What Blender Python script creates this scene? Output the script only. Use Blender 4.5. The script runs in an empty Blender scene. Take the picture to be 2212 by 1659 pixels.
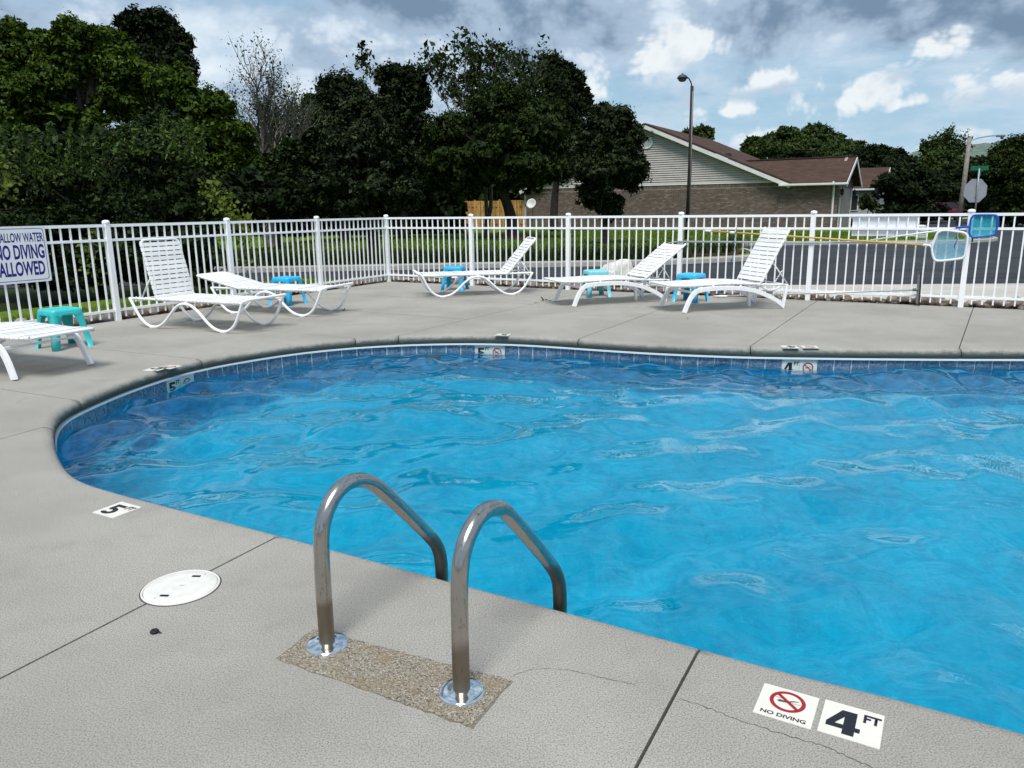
import bpy, bmesh, math, random
import numpy as np
from mathutils import Vector, Matrix

S = bpy.context.scene
COL = S.collection
R = math.radians

# ------------------------------------------------------------------ camera
F_PX, DH, ROLL, EYE = 1655.0, 377.5, 0.0125, 1.275      # focal length and horizon offset for a 2212 px wide frame
_p = math.atan(DH / F_PX); _r = math.atan(ROLL)
FW = Vector((0, math.cos(_p), -math.sin(_p)))
_u = Vector((0, math.sin(_p), math.cos(_p))); _x = Vector((1, 0, 0))
RT = _x * math.cos(_r) - _u * math.sin(_r)
UP = _x * math.sin(_r) + _u * math.cos(_r)
CAMP = Vector((0, 0, EYE))
cd = bpy.data.cameras.new('camera'); cam = bpy.data.objects.new('camera', cd); COL.objects.link(cam)
cd.sensor_fit = 'HORIZONTAL'; cd.sensor_width = 36; cd.lens = F_PX / 2212 * 36
cd.clip_start = 0.05; cd.clip_end = 6000
cam.matrix_world = Matrix(((RT.x, UP.x, -FW.x, 0), (RT.y, UP.y, -FW.y, 0), (RT.z, UP.z, -FW.z, EYE), (0, 0, 0, 1)))
S.camera = cam

# ------------------------------------------------------------------ world, sun, exposure
SUN_EL, SUN_AZ = R(62), R(-172)       # azimuth clockwise from +Y
W = bpy.data.worlds.new('World'); S.world = W; W.use_nodes = True
W.cycles.sampling_method = 'MANUAL'; W.cycles.sample_map_resolution = 512


class NT:
    """small helper that writes node graphs as expressions"""
    def __init__(s, tree):
        s.t = tree; s.n = tree.nodes; s.l = tree.links

    def put(s, sock, v):
        if v is None: return
        if hasattr(v, 'is_output') or isinstance(v, bpy.types.NodeSocket): s.l.new(v, sock)
        else: sock.default_value = v

    def m(s, op, a, b=None, c=None, clamp=False):
        n = s.n.new('ShaderNodeMath'); n.operation = op; n.use_clamp = clamp
        s.put(n.inputs[0], a); s.put(n.inputs[1], b); s.put(n.inputs[2], c)
        return n.outputs[0]

    def vm(s, op, a, b=None, sc=None):
        n = s.n.new('ShaderNodeVectorMath'); n.operation = op
        s.put(n.inputs[0], a); s.put(n.inputs[1], b)
        if sc is not None: s.put(n.inputs['Scale'], sc)
        return n.outputs['Value'] if op in ('LENGTH', 'DOT_PRODUCT', 'DISTANCE') else n.outputs[0]

    def noise(s, vec, scale, detail=4, rough=0.55, dist=0.0, col=False):
        n = s.n.new('ShaderNodeTexNoise'); s.put(n.inputs['Vector'], vec)
        n.inputs['Scale'].default_value = scale; n.inputs['Detail'].default_value = detail
        n.inputs['Roughness'].default_value = rough; n.inputs['Distortion'].default_value = dist
        return n.outputs['Color'] if col else n.outputs['Fac']

    def voro(s, vec, scale, out='Distance', feature='F1', rnd=1.0):
        n = s.n.new('ShaderNodeTexVoronoi'); n.feature = feature; s.put(n.inputs['Vector'], vec)
        n.inputs['Scale'].default_value = scale; n.inputs['Randomness'].default_value = rnd
        return n.outputs[out]

    def ramp(s, f, stops, interp='LINEAR'):
        n = s.n.new('ShaderNodeValToRGB'); s.put(n.inputs[0], f); r = n.color_ramp; r.interpolation = interp
        while len(r.elements) < len(stops): r.elements.new(0.5)
        for e, (p, c) in zip(r.elements, stops):
            e.position = p; e.color = (c, c, c, 1) if isinstance(c, (int, float)) else (*c, 1)
        return n.outputs[0]

    def step(s, f, a, b):
        n = s.n.new('ShaderNodeMapRange'); n.interpolation_type = 'SMOOTHSTEP'
        s.put(n.inputs['Value'], f); s.put(n.inputs['From Min'], a); s.put(n.inputs['From Max'], b)
        return n.outputs[0]

    def mix(s, f, a, b, mode='MIX'):
        n = s.n.new('ShaderNodeMix'); n.data_type = 'RGBA'; n.blend_type = mode
        ins = [i for i in n.inputs if i.type == 'RGBA']
        s.put(n.inputs[0], f)
        for sk, v in zip(ins, (a, b)):
            s.put(sk, (*v, 1) if isinstance(v, tuple) and len(v) == 3 else v)
        return [o for o in n.outputs if o.type == 'RGBA'][0]

    def xyz(s, v):
        n = s.n.new('ShaderNodeSeparateXYZ'); s.put(n.inputs[0], v); return n.outputs

    def cxyz(s, x, y, z):
        n = s.n.new('ShaderNodeCombineXYZ'); s.put(n.inputs[0], x); s.put(n.inputs[1], y); s.put(n.inputs[2], z)
        return n.outputs[0]


def build_sky():
    nt = NT(W.node_tree); nt.n.clear()
    out = nt.n.new('ShaderNodeOutputWorld'); bg = nt.n.new('ShaderNodeBackground')
    nt.l.new(bg.outputs[0], out.inputs[0]); bg.inputs[1].default_value = 0.1
    sky = nt.n.new('ShaderNodeTexSky'); sky.sky_type = 'NISHITA'; sky.sun_disc = False
    sky.sun_elevation = SUN_EL; sky.sun_rotation = SUN_AZ; sky.air_density = 1.0; sky.dust_density = 1.6; sky.ozone_density = 1.5
    tc = nt.n.new('ShaderNodeTexCoord'); d = nt.vm('NORMALIZE', tc.outputs['Generated'])
    x, y, z = nt.xyz(d)
    zz = nt.m('MAXIMUM', z, 0.0)
    el = nt.m('ARCSINE', z); az = nt.m('ARCTAN2', x, y)
    # ---- cloud deck: soft grey-blue masses with brighter breaks
    dd = nt.vm('MULTIPLY', d, (1.0, 1.0, 1.75))
    warp = nt.noise(dd, 3.0, 2, 0.5, 0.0, True)
    dw = nt.vm('ADD', dd, nt.vm('SCALE', nt.vm('SUBTRACT', warp, (0.5, 0.5, 0.5)), None, 0.16))
    n1 = nt.noise(nt.vm('ADD', dw, (1.3, .2, .4)), 2.6, 5, 0.55)
    n2 = nt.noise(nt.vm('ADD', dw, (4.2, 1.7, 0.3)), 5.2, 5, 0.58)
    # a clearing low on the right, its rim broken by noise
    ga = nt.m('MULTIPLY', nt.m('SUBTRACT', az, R(24)), 1 / R(22)); ge = nt.m('MULTIPLY', nt.m('SUBTRACT', el, R(5.6)), 1 / R(5.4))
    gd = nt.m('SQRT', nt.m('ADD', nt.m('MULTIPLY', ga, ga), nt.m('MULTIPLY', ge, ge)))
    gd = nt.m('ADD', gd, nt.m('MULTIPLY', nt.m('SUBTRACT', n2, 0.5), 2.2))
    gap = nt.m('SUBTRACT', 1.0, nt.step(gd, 0.62, 1.18))
    cover = nt.m('MULTIPLY', nt.step(n1, 0.30, 0.44), nt.m('SUBTRACT', 1.0, nt.m('MULTIPLY', gap, .93)))
    vo = nt.n.new('ShaderNodeTexVoronoi'); vo.voronoi_dimensions = '2D'; nt.put(vo.inputs['Vector'], nt.vm('ADD', nt.cxyz(az, nt.m('MULTIPLY', el, 1.25), 0.0), nt.vm('SCALE', warp, None, .10)))
    vo.inputs['Scale'].default_value = 11.5; vo.inputs['Detail'].default_value = 3.0; vo.inputs['Roughness'].default_value = .55; vo.inputs['Lacunarity'].default_value = 2.3
    puff = nt.m('SUBTRACT', vo.outputs['Distance'], .42)
    def field(p, heaps):
        f = None
        for a0, e0, wa, we in heaps:
            n = nt.n.new('ShaderNodeVectorMath'); n.operation = 'MULTIPLY_ADD'; nt.put(n.inputs[0], p)
            n.inputs[1].default_value = (1 / R(wa), 1 / R(we), 0); n.inputs[2].default_value = (-a0 / wa, -e0 / we, 0)
            q = nt.vm('LENGTH', n.outputs[0]); f = q if f is None else nt.m('MINIMUM', f, q)
        return f
    pe = nt.cxyz(az, el, 0.0)
    darker = nt.m('SUBTRACT', 1.0, nt.step(field(pe, [(-11, 15, 10, 2.6), (29, 13.2, 11, 1.6), (4, 17, 12, 2.2)]), .2, 1.5))
    lighter = nt.m('SUBTRACT', 1.0, nt.step(field(pe, [(-21, 11, 7, 2.8), (-6, 10.5, 6, 2.0), (7, 13.5, 7, 1.6), (-32, 15, 6, 2)]), .2, 1.5))
    sv = nt.m('ADD', nt.m('ADD', nt.m('MULTIPLY', n2, 0.5), nt.m('MULTIPLY', n1, 0.5)), nt.m('MULTIPLY', nt.m('SUBTRACT', darker, lighter), .065))
    sv = nt.m('ADD', sv, nt.m('MULTIPLY', puff, .13))
    shade = nt.ramp(sv, [(0.38, (7.0, 7.5, 7.9)), (0.46, (5.4, 6.2, 7.0)), (0.55, (3.1, 4.05, 5.2)), (0.67, (1.45, 2.15, 3.1))], 'EASE')
    # paler towards the horizon in the open blue
    blue = nt.mix(nt.m('SUBTRACT', 1.0, nt.step(el, 0.0, R(15))), sky.outputs[0], (4.0, 5.6, 6.6))
    blue = nt.mix(0.6, blue, (2.5, 4.2, 5.6))
    veil = nt.m('MULTIPLY', nt.step(nt.noise(nt.vm('MULTIPLY', d, (1.0, 1.0, 3.6)), 6.5, 5, .6), .36, .66), .75)
    blue = nt.mix(veil, blue, (5.0, 5.8, 6.7))
    col = nt.mix(cover, blue, shade)
    # ---- cumulus heaps standing in the clearing
    lump = nt.m('ADD', nt.m('MULTIPLY', puff, 1.8), nt.m('MULTIPLY', nt.m('SUBTRACT', n2, .5), 1.6))
    SK = .13
    els = nt.m('SUBTRACT', el, nt.m('MULTIPLY', nt.m('SUBTRACT', az, R(20)), SK))
    p2 = nt.cxyz(az, els, 0.0); p3 = nt.cxyz(az, nt.m('ADD', els, R(.8)), 0.0)
    heaps = [(12.4, 10.2, 3.8, 2.0), (9.0, 9.0, 5.0, 1.8), (10.4, 9.5, 5.2, 2.3), (6.6, 8.0, 4.4, 1.6), (17.6, 8.2, 2.8, .9), (27.5, 9.2, 3.4, 1.5), (23.0, 6.4, 5.0, 2.2),
             (18.4, 4.8, 3.6, 1.3), (31.0, 7.4, 4.0, 1.9), (26.0, 6.2, 2.0, .8), (23.0, 3.2, 8.0, 1.1), (15.3, 6.3, 2.8, .9)]
    heaps = [(a0, e0 - SK * (a0 - 20), wa, we) for a0, e0, wa, we in heaps]
    f0 = field(p2, heaps); f1 = field(p3, heaps); q = nt.m('ADD', f0, lump)
    mk = nt.m('SUBTRACT', 1.0, nt.step(q, 0.80, 1.50))
    lit = nt.step(nt.m('ADD', nt.m('MULTIPLY', nt.m('SUBTRACT', f1, f0), 1.1), nt.m('MULTIPLY', lump, .75)), -0.45, 0.75)
    col = nt.mix(nt.m('MULTIPLY', mk, .92), col, nt.mix(lit, (3.9, 4.7, 5.7), (6.8, 7.15, 7.3)))
    nt.l.new(col, bg.inputs[0])


build_sky()
sl = bpy.data.lights.new('sun', 'SUN'); sl.energy = 3.0; sl.angle = R(24); sl.color = (1.0, 0.97, 0.92)
sun = bpy.data.objects.new('sun', sl); COL.objects.link(sun)
_sd = Vector((math.cos(SUN_EL) * math.sin(SUN_AZ), math.cos(SUN_EL) * math.cos(SUN_AZ), math.sin(SUN_EL)))
sun.rotation_euler = _sd.to_track_quat('Z', 'Y').to_euler(); sun.location = (0, 0, 30)
vs = S.view_settings
vs.view_transform = 'Standard'; vs.look = 'None'; vs.gamma = 1.0; vs.exposure = 0.40; vs.use_curve_mapping = False
S.cycles.use_denoising = True
S.cycles.use_adaptive_sampling = True; S.cycles.adaptive_threshold = .02
S.cycles.max_bounces = 8; S.cycles.transparent_max_bounces = 12
S.cycles.sample_clamp_indirect = 6.0
random.seed(7)
RNG = np.random.default_rng(11)


# ------------------------------------------------------------------ placing helpers (world metres)
def ray(px, py): return FW * F_PX + RT * (px - 1106) - UP * (py - 829.5)
def G(px, py, z=0.0):
    d = ray(px, py); return CAMP + d * ((z - EYE) / d.z)
def AT(px, py, Y):
    d = ray(px, py); return CAMP + d * (Y / d.y)
def G2(px, py, z=0.0):
    p = G(px, py, z); return (p.x, p.y)
U30 = Vector((math.cos(R(-30)), math.sin(R(-30)), 0))       # the direction the right fence, ladder edge and house front share
V30 = Vector((math.sin(R(30)), math.cos(R(30)), 0))
FC = Vector((-2.2467, 14.2146, 0))                            # fence corner
FL = Vector((math.cos(-2.0611), math.sin(-2.0611), 0)); FR = Vector((math.cos(-.5236), math.sin(-.5236), 0))
PAN = 1.83
def on_fence(px, py, d, off):
    """point of the vertical plane of a fence run, off metres inside the pool yard"""
    nrm = Vector((-d.y, d.x, 0)); nrm = -nrm if (Vector((0, 5, 0)) - FC).dot(nrm) < 0 else nrm
    p0 = FC + nrm * off; r = ray(px, py); return CAMP + r * ((p0 - CAMP).dot(nrm) / r.dot(nrm))
def inward(d):
    nrm = Vector((-d.y, d.x, 0)); return -nrm if (Vector((0, 5, 0)) - FC).dot(nrm) < 0 else nrm


# ------------------------------------------------------------------ object helpers
def tag(o, label=None, cat=None, group=None, kind=None):
    if label: o['label'] = label
    if cat: o['category'] = cat
    if group: o['group'] = group
    if kind: o['kind'] = kind
    return o

def empty(name, loc=(0, 0, 0), rz=0.0):
    o = bpy.data.objects.new(name, None); COL.objects.link(o); o.location = loc; o.rotation_euler = (0, 0, rz); o.empty_display_size = .1
    return o

def link(name, me, parent=None, loc=None, rot=None):
    o = bpy.data.objects.new(name, me); COL.objects.link(o); o.parent = parent
    if loc is not None: o.location = loc
    if rot is not None: o.rotation_euler = rot
    return o

def kids(o): return [c for c in COL.objects if c.parent == o]

def copy_tree(o, parent=None, allobj=None):
    allobj = allobj or list(COL.objects)
    c = o.copy(); COL.objects.link(c); c.parent = parent
    for ch in [q for q in allobj if q.parent == o]: copy_tree(ch, c, allobj)
    return c


class MB:
    """collects shapes, then links them as one mesh object"""
    def __init__(s): s.v = []; s.f = []; s.sm = []
    def add(s, vs_, fs, smooth=False):
        b = len(s.v); s.v += [tuple(p) for p in vs_]
        for f in fs: s.f.append(tuple(b + i for i in f)); s.sm.append(smooth)
        return s
    def box(s, c, size, rz=0.0, ax=None):
        """box about centre c; ax = (x axis, y axis, z axis) for a free orientation"""
        c = Vector(c); hx, hy, hz = [q / 2 for q in size]
        if ax is None: ax = (Vector((math.cos(rz), math.sin(rz), 0)), Vector((-math.sin(rz), math.cos(rz), 0)), Vector((0, 0, 1)))
        vs_ = [c + ax[0] * (hx * i) + ax[1] * (hy * j) + ax[2] * (hz * k) for k in (-1, 1) for j in (-1, 1) for i in (-1, 1)]
        return s.add(vs_, [(0, 2, 3, 1), (4, 5, 7, 6), (0, 1, 5, 4), (1, 3, 7, 5), (3, 2, 6, 7), (2, 0, 4, 6)])
    def bar(s, a, b, w, h=None, up=Vector((0, 0, 1))):
        """rectangular bar from a to b"""
        a = Vector(a); b = Vector(b); d = (b - a); L = d.length; d = d / L; h = h or w
        sx = d.cross(up)
        sx = sx.normalized() if sx.length > 1e-5 else Vector((1, 0, 0))
        sz = sx.cross(d).normalized()
        return s.box((a + b) / 2, (L, w, h), ax=(d, sx, sz))
    def tube(s, pts, r, seg=10, caps=True, flat=1.0, ref=None):
        """round tube through points; r may be a list; flat squeezes it along ref"""
        P = [Vector(p) for p in pts]; n = len(P); rr = r if isinstance(r, (list, tuple)) else [r] * n
        T = []
        for i in range(n):
            t = P[min(i + 1, n - 1)] - P[max(i - 1, 0)]; T.append(t.normalized())
        ref = ref or (Vector((0, 0, 1)) if abs(T[0].z) < .9 else Vector((1, 0, 0)))
        nx = (ref - T[0] * ref.dot(T[0])).normalized(); vs_ = []
        for i in range(n):
            nx = (nx - T[i] * nx.dot(T[i])).normalized(); ny = T[i].cross(nx)
            for k in range(seg):
                a = 2 * math.pi * k / seg
                vs_.append(P[i] + nx * (math.cos(a) * rr[i] * flat) + ny * (math.sin(a) * rr[i]))
        fs = [(i * seg + k, i * seg + (k + 1) % seg, (i + 1) * seg + (k + 1) % seg, (i + 1) * seg + k) for i in range(n - 1) for k in range(seg)]
        s.add(vs_, fs, True)
        if caps:
            b = len(s.v) - n * seg
            s.f.append(tuple(b + k for k in reversed(range(seg)))); s.sm.append(False)
            s.f.append(tuple(b + (n - 1) * seg + k for k in range(seg))); s.sm.append(False)
        return s
    def lathe(s, prof, c=(0, 0, 0), seg=24, ax=None):
        c = Vector(c); ax = ax or (Vector((1, 0, 0)), Vector((0, 1, 0)), Vector((0, 0, 1))); n = len(prof)
        vs_ = [c + ax[0] * (r * math.cos(2 * math.pi * k / seg)) + ax[1] * (r * math.sin(2 * math.pi * k / seg)) + ax[2] * z for r, z in prof for k in range(seg)]
        fs = [(i * seg + k, i * seg + (k + 1) % seg, (i + 1) * seg + (k + 1) % seg, (i + 1) * seg + k) for i in range(n - 1) for k in range(seg)]
        s.add(vs_, fs, True); b = len(s.v) - n * seg
        if prof[-1][0] > 1e-4: s.f.append(tuple(b + (n - 1) * seg + k for k in range(seg))); s.sm.append(False)
        if prof[0][0] > 1e-4: s.f.append(tuple(b + k for k in reversed(range(seg)))); s.sm.append(False)
        return s
    def prism(s, poly, z0, z1):
        """polygon (x, y) from z0 to z1"""
        n = len(poly)
        ar = sum(poly[i][0] * poly[(i + 1) % n][1] - poly[(i + 1) % n][0] * poly[i][1] for i in range(n))
        if ar < 0: poly = list(reversed(poly))
        vs_ = [(p[0], p[1], z0) for p in poly] + [(p[0], p[1], z1) for p in poly]
        return s.add(vs_, [tuple(reversed(range(n))), tuple(range(n, 2 * n))] + [(i, (i + 1) % n, n + (i + 1) % n, n + i) for i in range(n)])
    def slab(s, pts, thick):
        """planar polygon of 3-D points given a thickness along its normal"""
        P = [Vector(p) for p in pts]; n = len(P); nr = Vector((0, 0, 0))
        for i in range(n): nr += P[i].cross(P[(i + 1) % n])
        nr.normalize(); Q = [p - nr * thick for p in P]
        return s.add(P + Q, [tuple(range(n)), tuple(reversed(range(n, 2 * n)))] + [(i, n + i, n + (i + 1) % n, (i + 1) % n) for i in range(n)])
    def mesh(s, name):
        me = bpy.data.meshes.new(name); me.from_pydata(s.v, [], s.f)
        me.polygons.foreach_set('use_smooth', s.sm); me.update(); return me
    def build(s, name, material, parent=None, bevel=0.0, seg=2):
        me = s.mesh(name)
        if any(len(f) > 8 for f in s.f) and not bevel:
            bm = bmesh.new(); bm.from_mesh(me); bmesh.ops.triangulate(bm, faces=[f for f in bm.faces if len(f.verts) > 8]); bm.to_mesh(me); bm.free()
        if bevel:
            bm = bmesh.new(); bm.from_mesh(me)
            es = [e for e in bm.edges if len(e.link_faces) == 2 and e.calc_face_angle(0) > 0.6]
            bmesh.ops.bevel(bm, geom=es, offset=bevel, segments=seg, affect='EDGES', clamp_overlap=True)
            bm.to_mesh(me); bm.free()
            for p in me.polygons: p.use_smooth = True
            me.set_sharp_from_angle(angle=R(38))
        me.materials.append(material)
        return link(name, me, parent)


def numpy_mesh(name, verts, quads, material, parent=None, smooth=False):
    me = bpy.data.meshes.new(name); n = len(quads); k = quads.shape[1]
    me.vertices.add(len(verts)); me.vertices.foreach_set('co', verts.astype(np.float32).ravel())
    me.loops.add(n * k); me.loops.foreach_set('vertex_index', quads.astype(np.int32).ravel())
    me.polygons.add(n); me.polygons.foreach_set('loop_start', np.arange(0, n * k, k, dtype=np.int32))
    if smooth: me.polygons.foreach_set('use_smooth', np.ones(n, dtype=bool))
    me.update(calc_edges=True); me.validate(); me.materials.append(material)
    return link(name, me, parent)


def smooth_path(pts, n=6, closed=False):
    P = [Vector(p) for p in pts]; m = len(P); out = []
    rng = range(m) if closed else range(m - 1)
    for i in rng:
        g = (lambda k: P[k % m]) if closed else (lambda k: P[min(max(k, 0), m - 1)])
        p0, p1, p2, p3 = g(i - 1), g(i), g(i + 1), g(i + 2)
        for j in range(n):
            t = j / n
            out.append(0.5 * ((2 * p1) + (p2 - p0) * t + (2 * p0 - 5 * p1 + 4 * p2 - p3) * t * t + (3 * p1 - p0 - 3 * p2 + p3) * t ** 3))
    if not closed: out.append(P[-1])
    return out

def text_mesh(s, size, bold=0.0, xs=1.0, align='CENTER', sp=1.0):
    """lettering as a flat mesh in its local xy plane"""
    cu = bpy.data.curves.new('lettering', 'FONT'); cu.body = s; cu.size = size; cu.offset = bold; cu.align_x = align; cu.align_y = 'CENTER'
    cu.space_character = sp; cu.resolution_u = 4
    o = bpy.data.objects.new('lettering', cu); COL.objects.link(o)
    dg = bpy.context.evaluated_depsgraph_get(); me = bpy.data.meshes.new_from_object(o.evaluated_get(dg))
    bpy.data.objects.remove(o); bpy.data.curves.remove(cu)
    for v in me.vertices: v.co.x *= xs
    me.materials.clear()
    return me


# ------------------------------------------------------------------ materials
MATS = {}
def pmat(name, col, rough=0.6, metal=0.0, spec=0.4, var=0.0, vscale=8.0, bump=0.0, bscale=60.0, dirt=None, coord='Object', trans=0.0, ior=1.45, rndvar=0.0):
    """plain surface with colour variation, fine relief and optional dirt colour"""
    if name in MATS: return MATS[name]
    m = bpy.data.materials.new(name); m.use_nodes = True; nt = NT(m.node_tree); b = nt.n['Principled BSDF']
    b.inputs['Roughness'].default_value = rough; b.inputs['Metallic'].default_value = metal
    b.inputs['Specular IOR Level'].default_value = spec; b.inputs['IOR'].default_value = ior
    b.inputs['Transmission Weight'].default_value = trans
    tc = nt.n.new('ShaderNodeTexCoord'); v = tc.outputs[coord]; c = (*col, 1)
    if var:
        f = nt.noise(v, vscale, 5, .6)
        c = nt.mix(nt.step(f, .3, .7), tuple(q * (1 - var) for q in col), tuple(min(1, q * (1 + var)) for q in col))
    if rndvar:
        oi = nt.n.new('ShaderNodeObjectInfo')
        c = nt.mix(oi.outputs['Random'], nt.mix(1.0, c, (1 - rndvar, 1 - rndvar, 1 - rndvar), 'MULTIPLY'), nt.mix(1.0, c, (1 + rndvar, 1 + rndvar, 1 + rndvar), 'MULTIPLY'))
    if dirt:
        f = nt.noise(v, dirt[1], 6, .65); c = nt.mix(nt.m('MULTIPLY', nt.step(f, dirt[2], dirt[2] + .14), dirt[3] if len(dirt) > 3 else .6), c, dirt[0])
    nt.put(b.inputs['Base Color'], c)
    if bump:
        bn = nt.n.new('ShaderNodeBump'); bn.inputs['Strength'].default_value = bump; bn.inputs['Distance'].default_value = .01
        nt.l.new(nt.noise(v, bscale, 4, .6), bn.inputs['Height']); nt.l.new(bn.outputs[0], b.inputs['Normal'])
    MATS[name] = m; return m

def new_mat(name):
    m = bpy.data.materials.new(name); m.use_nodes = True; nt = NT(m.node_tree); MATS[name] = m
    return m, nt, nt.n['Principled BSDF']

def wpos(nt):
    return nt.n.new('ShaderNodeNewGeometry').outputs['Position']

def add_bump(nt, b, h, strength, dist=.005):
    bn = nt.n.new('ShaderNodeBump'); bn.inputs['Strength'].default_value = strength; bn.inputs['Distance'].default_value = dist
    nt.l.new(h, bn.inputs['Height']); nt.l.new(bn.outputs[0], b.inputs['Normal'])

def concrete_mat(name, c0, c1, speck=.35, stain=(.24, .22, .19), grime_shade=False):
    m, nt, b = new_mat(name); p = wpos(nt)
    big = nt.noise(p, .9, 5, .6); mid = nt.noise(p, 7, 5, .6); fine = nt.noise(p, 210, 4, .8); grit = nt.noise(p, 420, 2, .7)
    c = nt.mix(nt.step(big, .32, .68), c0, c1)
    c = nt.mix(nt.m('MULTIPLY', nt.step(mid, .52, .75), .20), c, stain)
    blot = nt.noise(nt.vm('ADD', p, (9., 2., 0.)), 2.1, 6, .7); c = nt.mix(nt.m('MULTIPLY', nt.step(blot, .54, .70), .17), c, tuple(q * .62 for q in c0)); c = nt.mix(nt.m('MULTIPLY', nt.step(blot, .42, .30), .22), c, tuple(min(1, q * 1.25) for q in c1))
    sp = nt.ramp(fine, [(.36, 1 - speck), (.5, 1.0), (.64, 1 + speck * .5)])
    c = nt.mix(1.0, c, sp, 'MULTIPLY')
    pits = nt.noise(p, 130, 3, .7)
    c = nt.mix(nt.m('MULTIPLY', nt.step(pits, .63, .70), .45), c, tuple(q * .45 for q in c0))
    lights = nt.step(nt.noise(nt.vm('ADD', p, (3., 8., 1.)), 120, 2, .5), .70, .76)
    c = nt.mix(nt.m('MULTIPLY', lights, .35), c, (.6, .59, .56))
    if grime_shade:      # algae film plus painted underside shade on the overhanging nose of the coping
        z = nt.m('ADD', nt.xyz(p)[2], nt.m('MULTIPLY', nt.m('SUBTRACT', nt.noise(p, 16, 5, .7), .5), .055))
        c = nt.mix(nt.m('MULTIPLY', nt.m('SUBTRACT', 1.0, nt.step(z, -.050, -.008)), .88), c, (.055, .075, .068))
    nt.put(b.inputs['Base Color'], c); b.inputs['Roughness'].default_value = .9; b.inputs['Specular IOR Level'].default_value = .2
    add_bump(nt, b, nt.m('ADD', fine, nt.m('MULTIPLY', grit, .5)), .35, .003)
    return m

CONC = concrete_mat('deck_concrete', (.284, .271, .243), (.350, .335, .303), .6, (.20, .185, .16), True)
CURBM = concrete_mat('curb_concrete', (.30, .29, .27), (.37, .36, .34))
PADM = concrete_mat('pad_concrete', (.42, .40, .36), (.5, .48, .44), .2)
WHITE = pmat('fence_white', (.90, .91, .92), .35, spec=.4, var=.03, vscale=3)
WFRAME = pmat('lounger_frame_white', (.83, .84, .85), .4, var=.05, vscale=20, dirt=((.35, .35, .34), 60, .70, .5))
STRAP = pmat('vinyl_strap', (.80, .80, .79), .45, var=.04, vscale=15, dirt=((.50, .47, .40), 14, .56, .45), rndvar=.08)
WTILE = pmat('marker_white', (.66, .64, .57), .4, var=.04, vscale=25, dirt=((.5, .46, .38), 30, .66, .35))
BLACKP = pmat('print_black', (.012, .012, .018), .45)
REDP = pmat('print_red', (.30, .012, .018), .45)
NAVYP = pmat('print_navy', (.012, .012, .20), .4)
DARKM = pmat('dark_metal', (.03, .032, .035), .5, metal=.3, var=.3)
# ------------------------------------------------------------------ pool outline
_near = [(110.7, 968), (114.7, 992), (139, 1020), (185.7, 1045), (237, 1064), (302, 1080), (389, 1105), (516, 1136), (671, 1178.5), (780.5, 1207), (939, 1252), (1090, 1292), (1226, 1327.7),
         (1401, 1376.6), (1511, 1406), (1657.5, 1446), (1767.5, 1475.6), (1914, 1512), (2060.8, 1547), (2212, 1588)]
_far = [(118.7, 933.4), (194.7, 885.4), (296, 842.7), (412, 806), (541, 781), (671, 762), (811, 750), (958.5, 744.5), (1101.5, 745.5),
        (1235.8, 754), (1391.8, 764.5), (1522, 770.5), (1626, 774), (1784.6, 776.3), (1941, 777.8), (2108, 778.8), (2212, 779)]
_pts = [G2(*q, -.03) for q in reversed(_near[2::2])] + [G2(*q, -.10) for q in _far] \
    + [(5.9, 6.55), (6.9, 6.0), (7.45, 4.9), (7.35, 3.4), (6.6, 1.7), (5.4, .2), (4.3, -.45), (3.3, .2), (2.3, 1.02)]
_sm = smooth_path([(p[0], p[1], 0) for p in _pts], 12, True)
for _ in range(30):                                   # even out the hand-read points
    _sm = [(_sm[i - 1] + _sm[i] * 2 + _sm[(i + 1) % len(_sm)]) / 4 for i in range(len(_sm))]
_cum = [0.0]
for i in range(len(_sm)): _cum.append(_cum[-1] + (_sm[(i + 1) % len(_sm)] - _sm[i]).length)
PLEN = _cum[-1]
def pool_at(s):
    s %= PLEN; i = int(np.searchsorted(_cum, s, side='right')) - 1; i = min(i, len(_sm) - 1)
    t = (s - _cum[i]) / (_cum[i + 1] - _cum[i]); return _sm[i].lerp(_sm[(i + 1) % len(_sm)], t)
def pool_out(s):
    """unit vector pointing out of the pool (the outline runs clockwise)"""
    t = (pool_at(s + .03) - pool_at(s - .03)).normalized(); return Vector((-t.y, t.x, 0))
_area = sum(a.x * b.y - b.x * a.y for a, b in zip(_sm, _sm[1:] + _sm[:1]))
_SIGN = 1 if _area < 0 else -1
def off(s, d, z=0.0):
    p = pool_at(s) + pool_out(s) * (d * _SIGN); return Vector((p.x, p.y, z))
def nearest_s(p):
    p = Vector((p[0], p[1], 0)); return min((k * .02 for k in range(int(PLEN / .02))), key=lambda q: (pool_at(q) - p).length)

# ------------------------------------------------------------------ ground
def grass_mat(name, c0, c1, c2, sc=1.0):
    m, nt, b = new_mat(name); p = wpos(nt)
    n = nt.noise(p, .35 * sc, 5, .6); f = nt.noise(nt.vm('MULTIPLY', p, (1, .6, 1)), 26 * sc, 4, .7)
    c = nt.mix(nt.step(n, .3, .7), c0, c1); c = nt.mix(nt.step(f, .42, .72), c, c2)
    c = nt.mix(1.0, c, nt.ramp(nt.noise(p, 90 * sc, 2, .6), [(.3, .45), (.6, 1.15)]), 'MULTIPLY')
    nt.put(b.inputs['Base Color'], c); b.inputs['Roughness'].default_value = .9; b.inputs['Specular IOR Level'].default_value = .1
    add_bump(nt, b, f, .9, .04); return m
GRASS = grass_mat('lawn_grass', (.09, .16, .014), (.12, .195, .018), (.15, .235, .028))
GROUNDM = grass_mat('rough_ground', (.018, .030, .010), (.028, .042, .014), (.035, .05, .015), .5)
MULCH = pmat('mulch', (.045, .022, .016), .95, spec=.1, var=.6, vscale=45, bump=1.0, bscale=80, coord='Generated')
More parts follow.
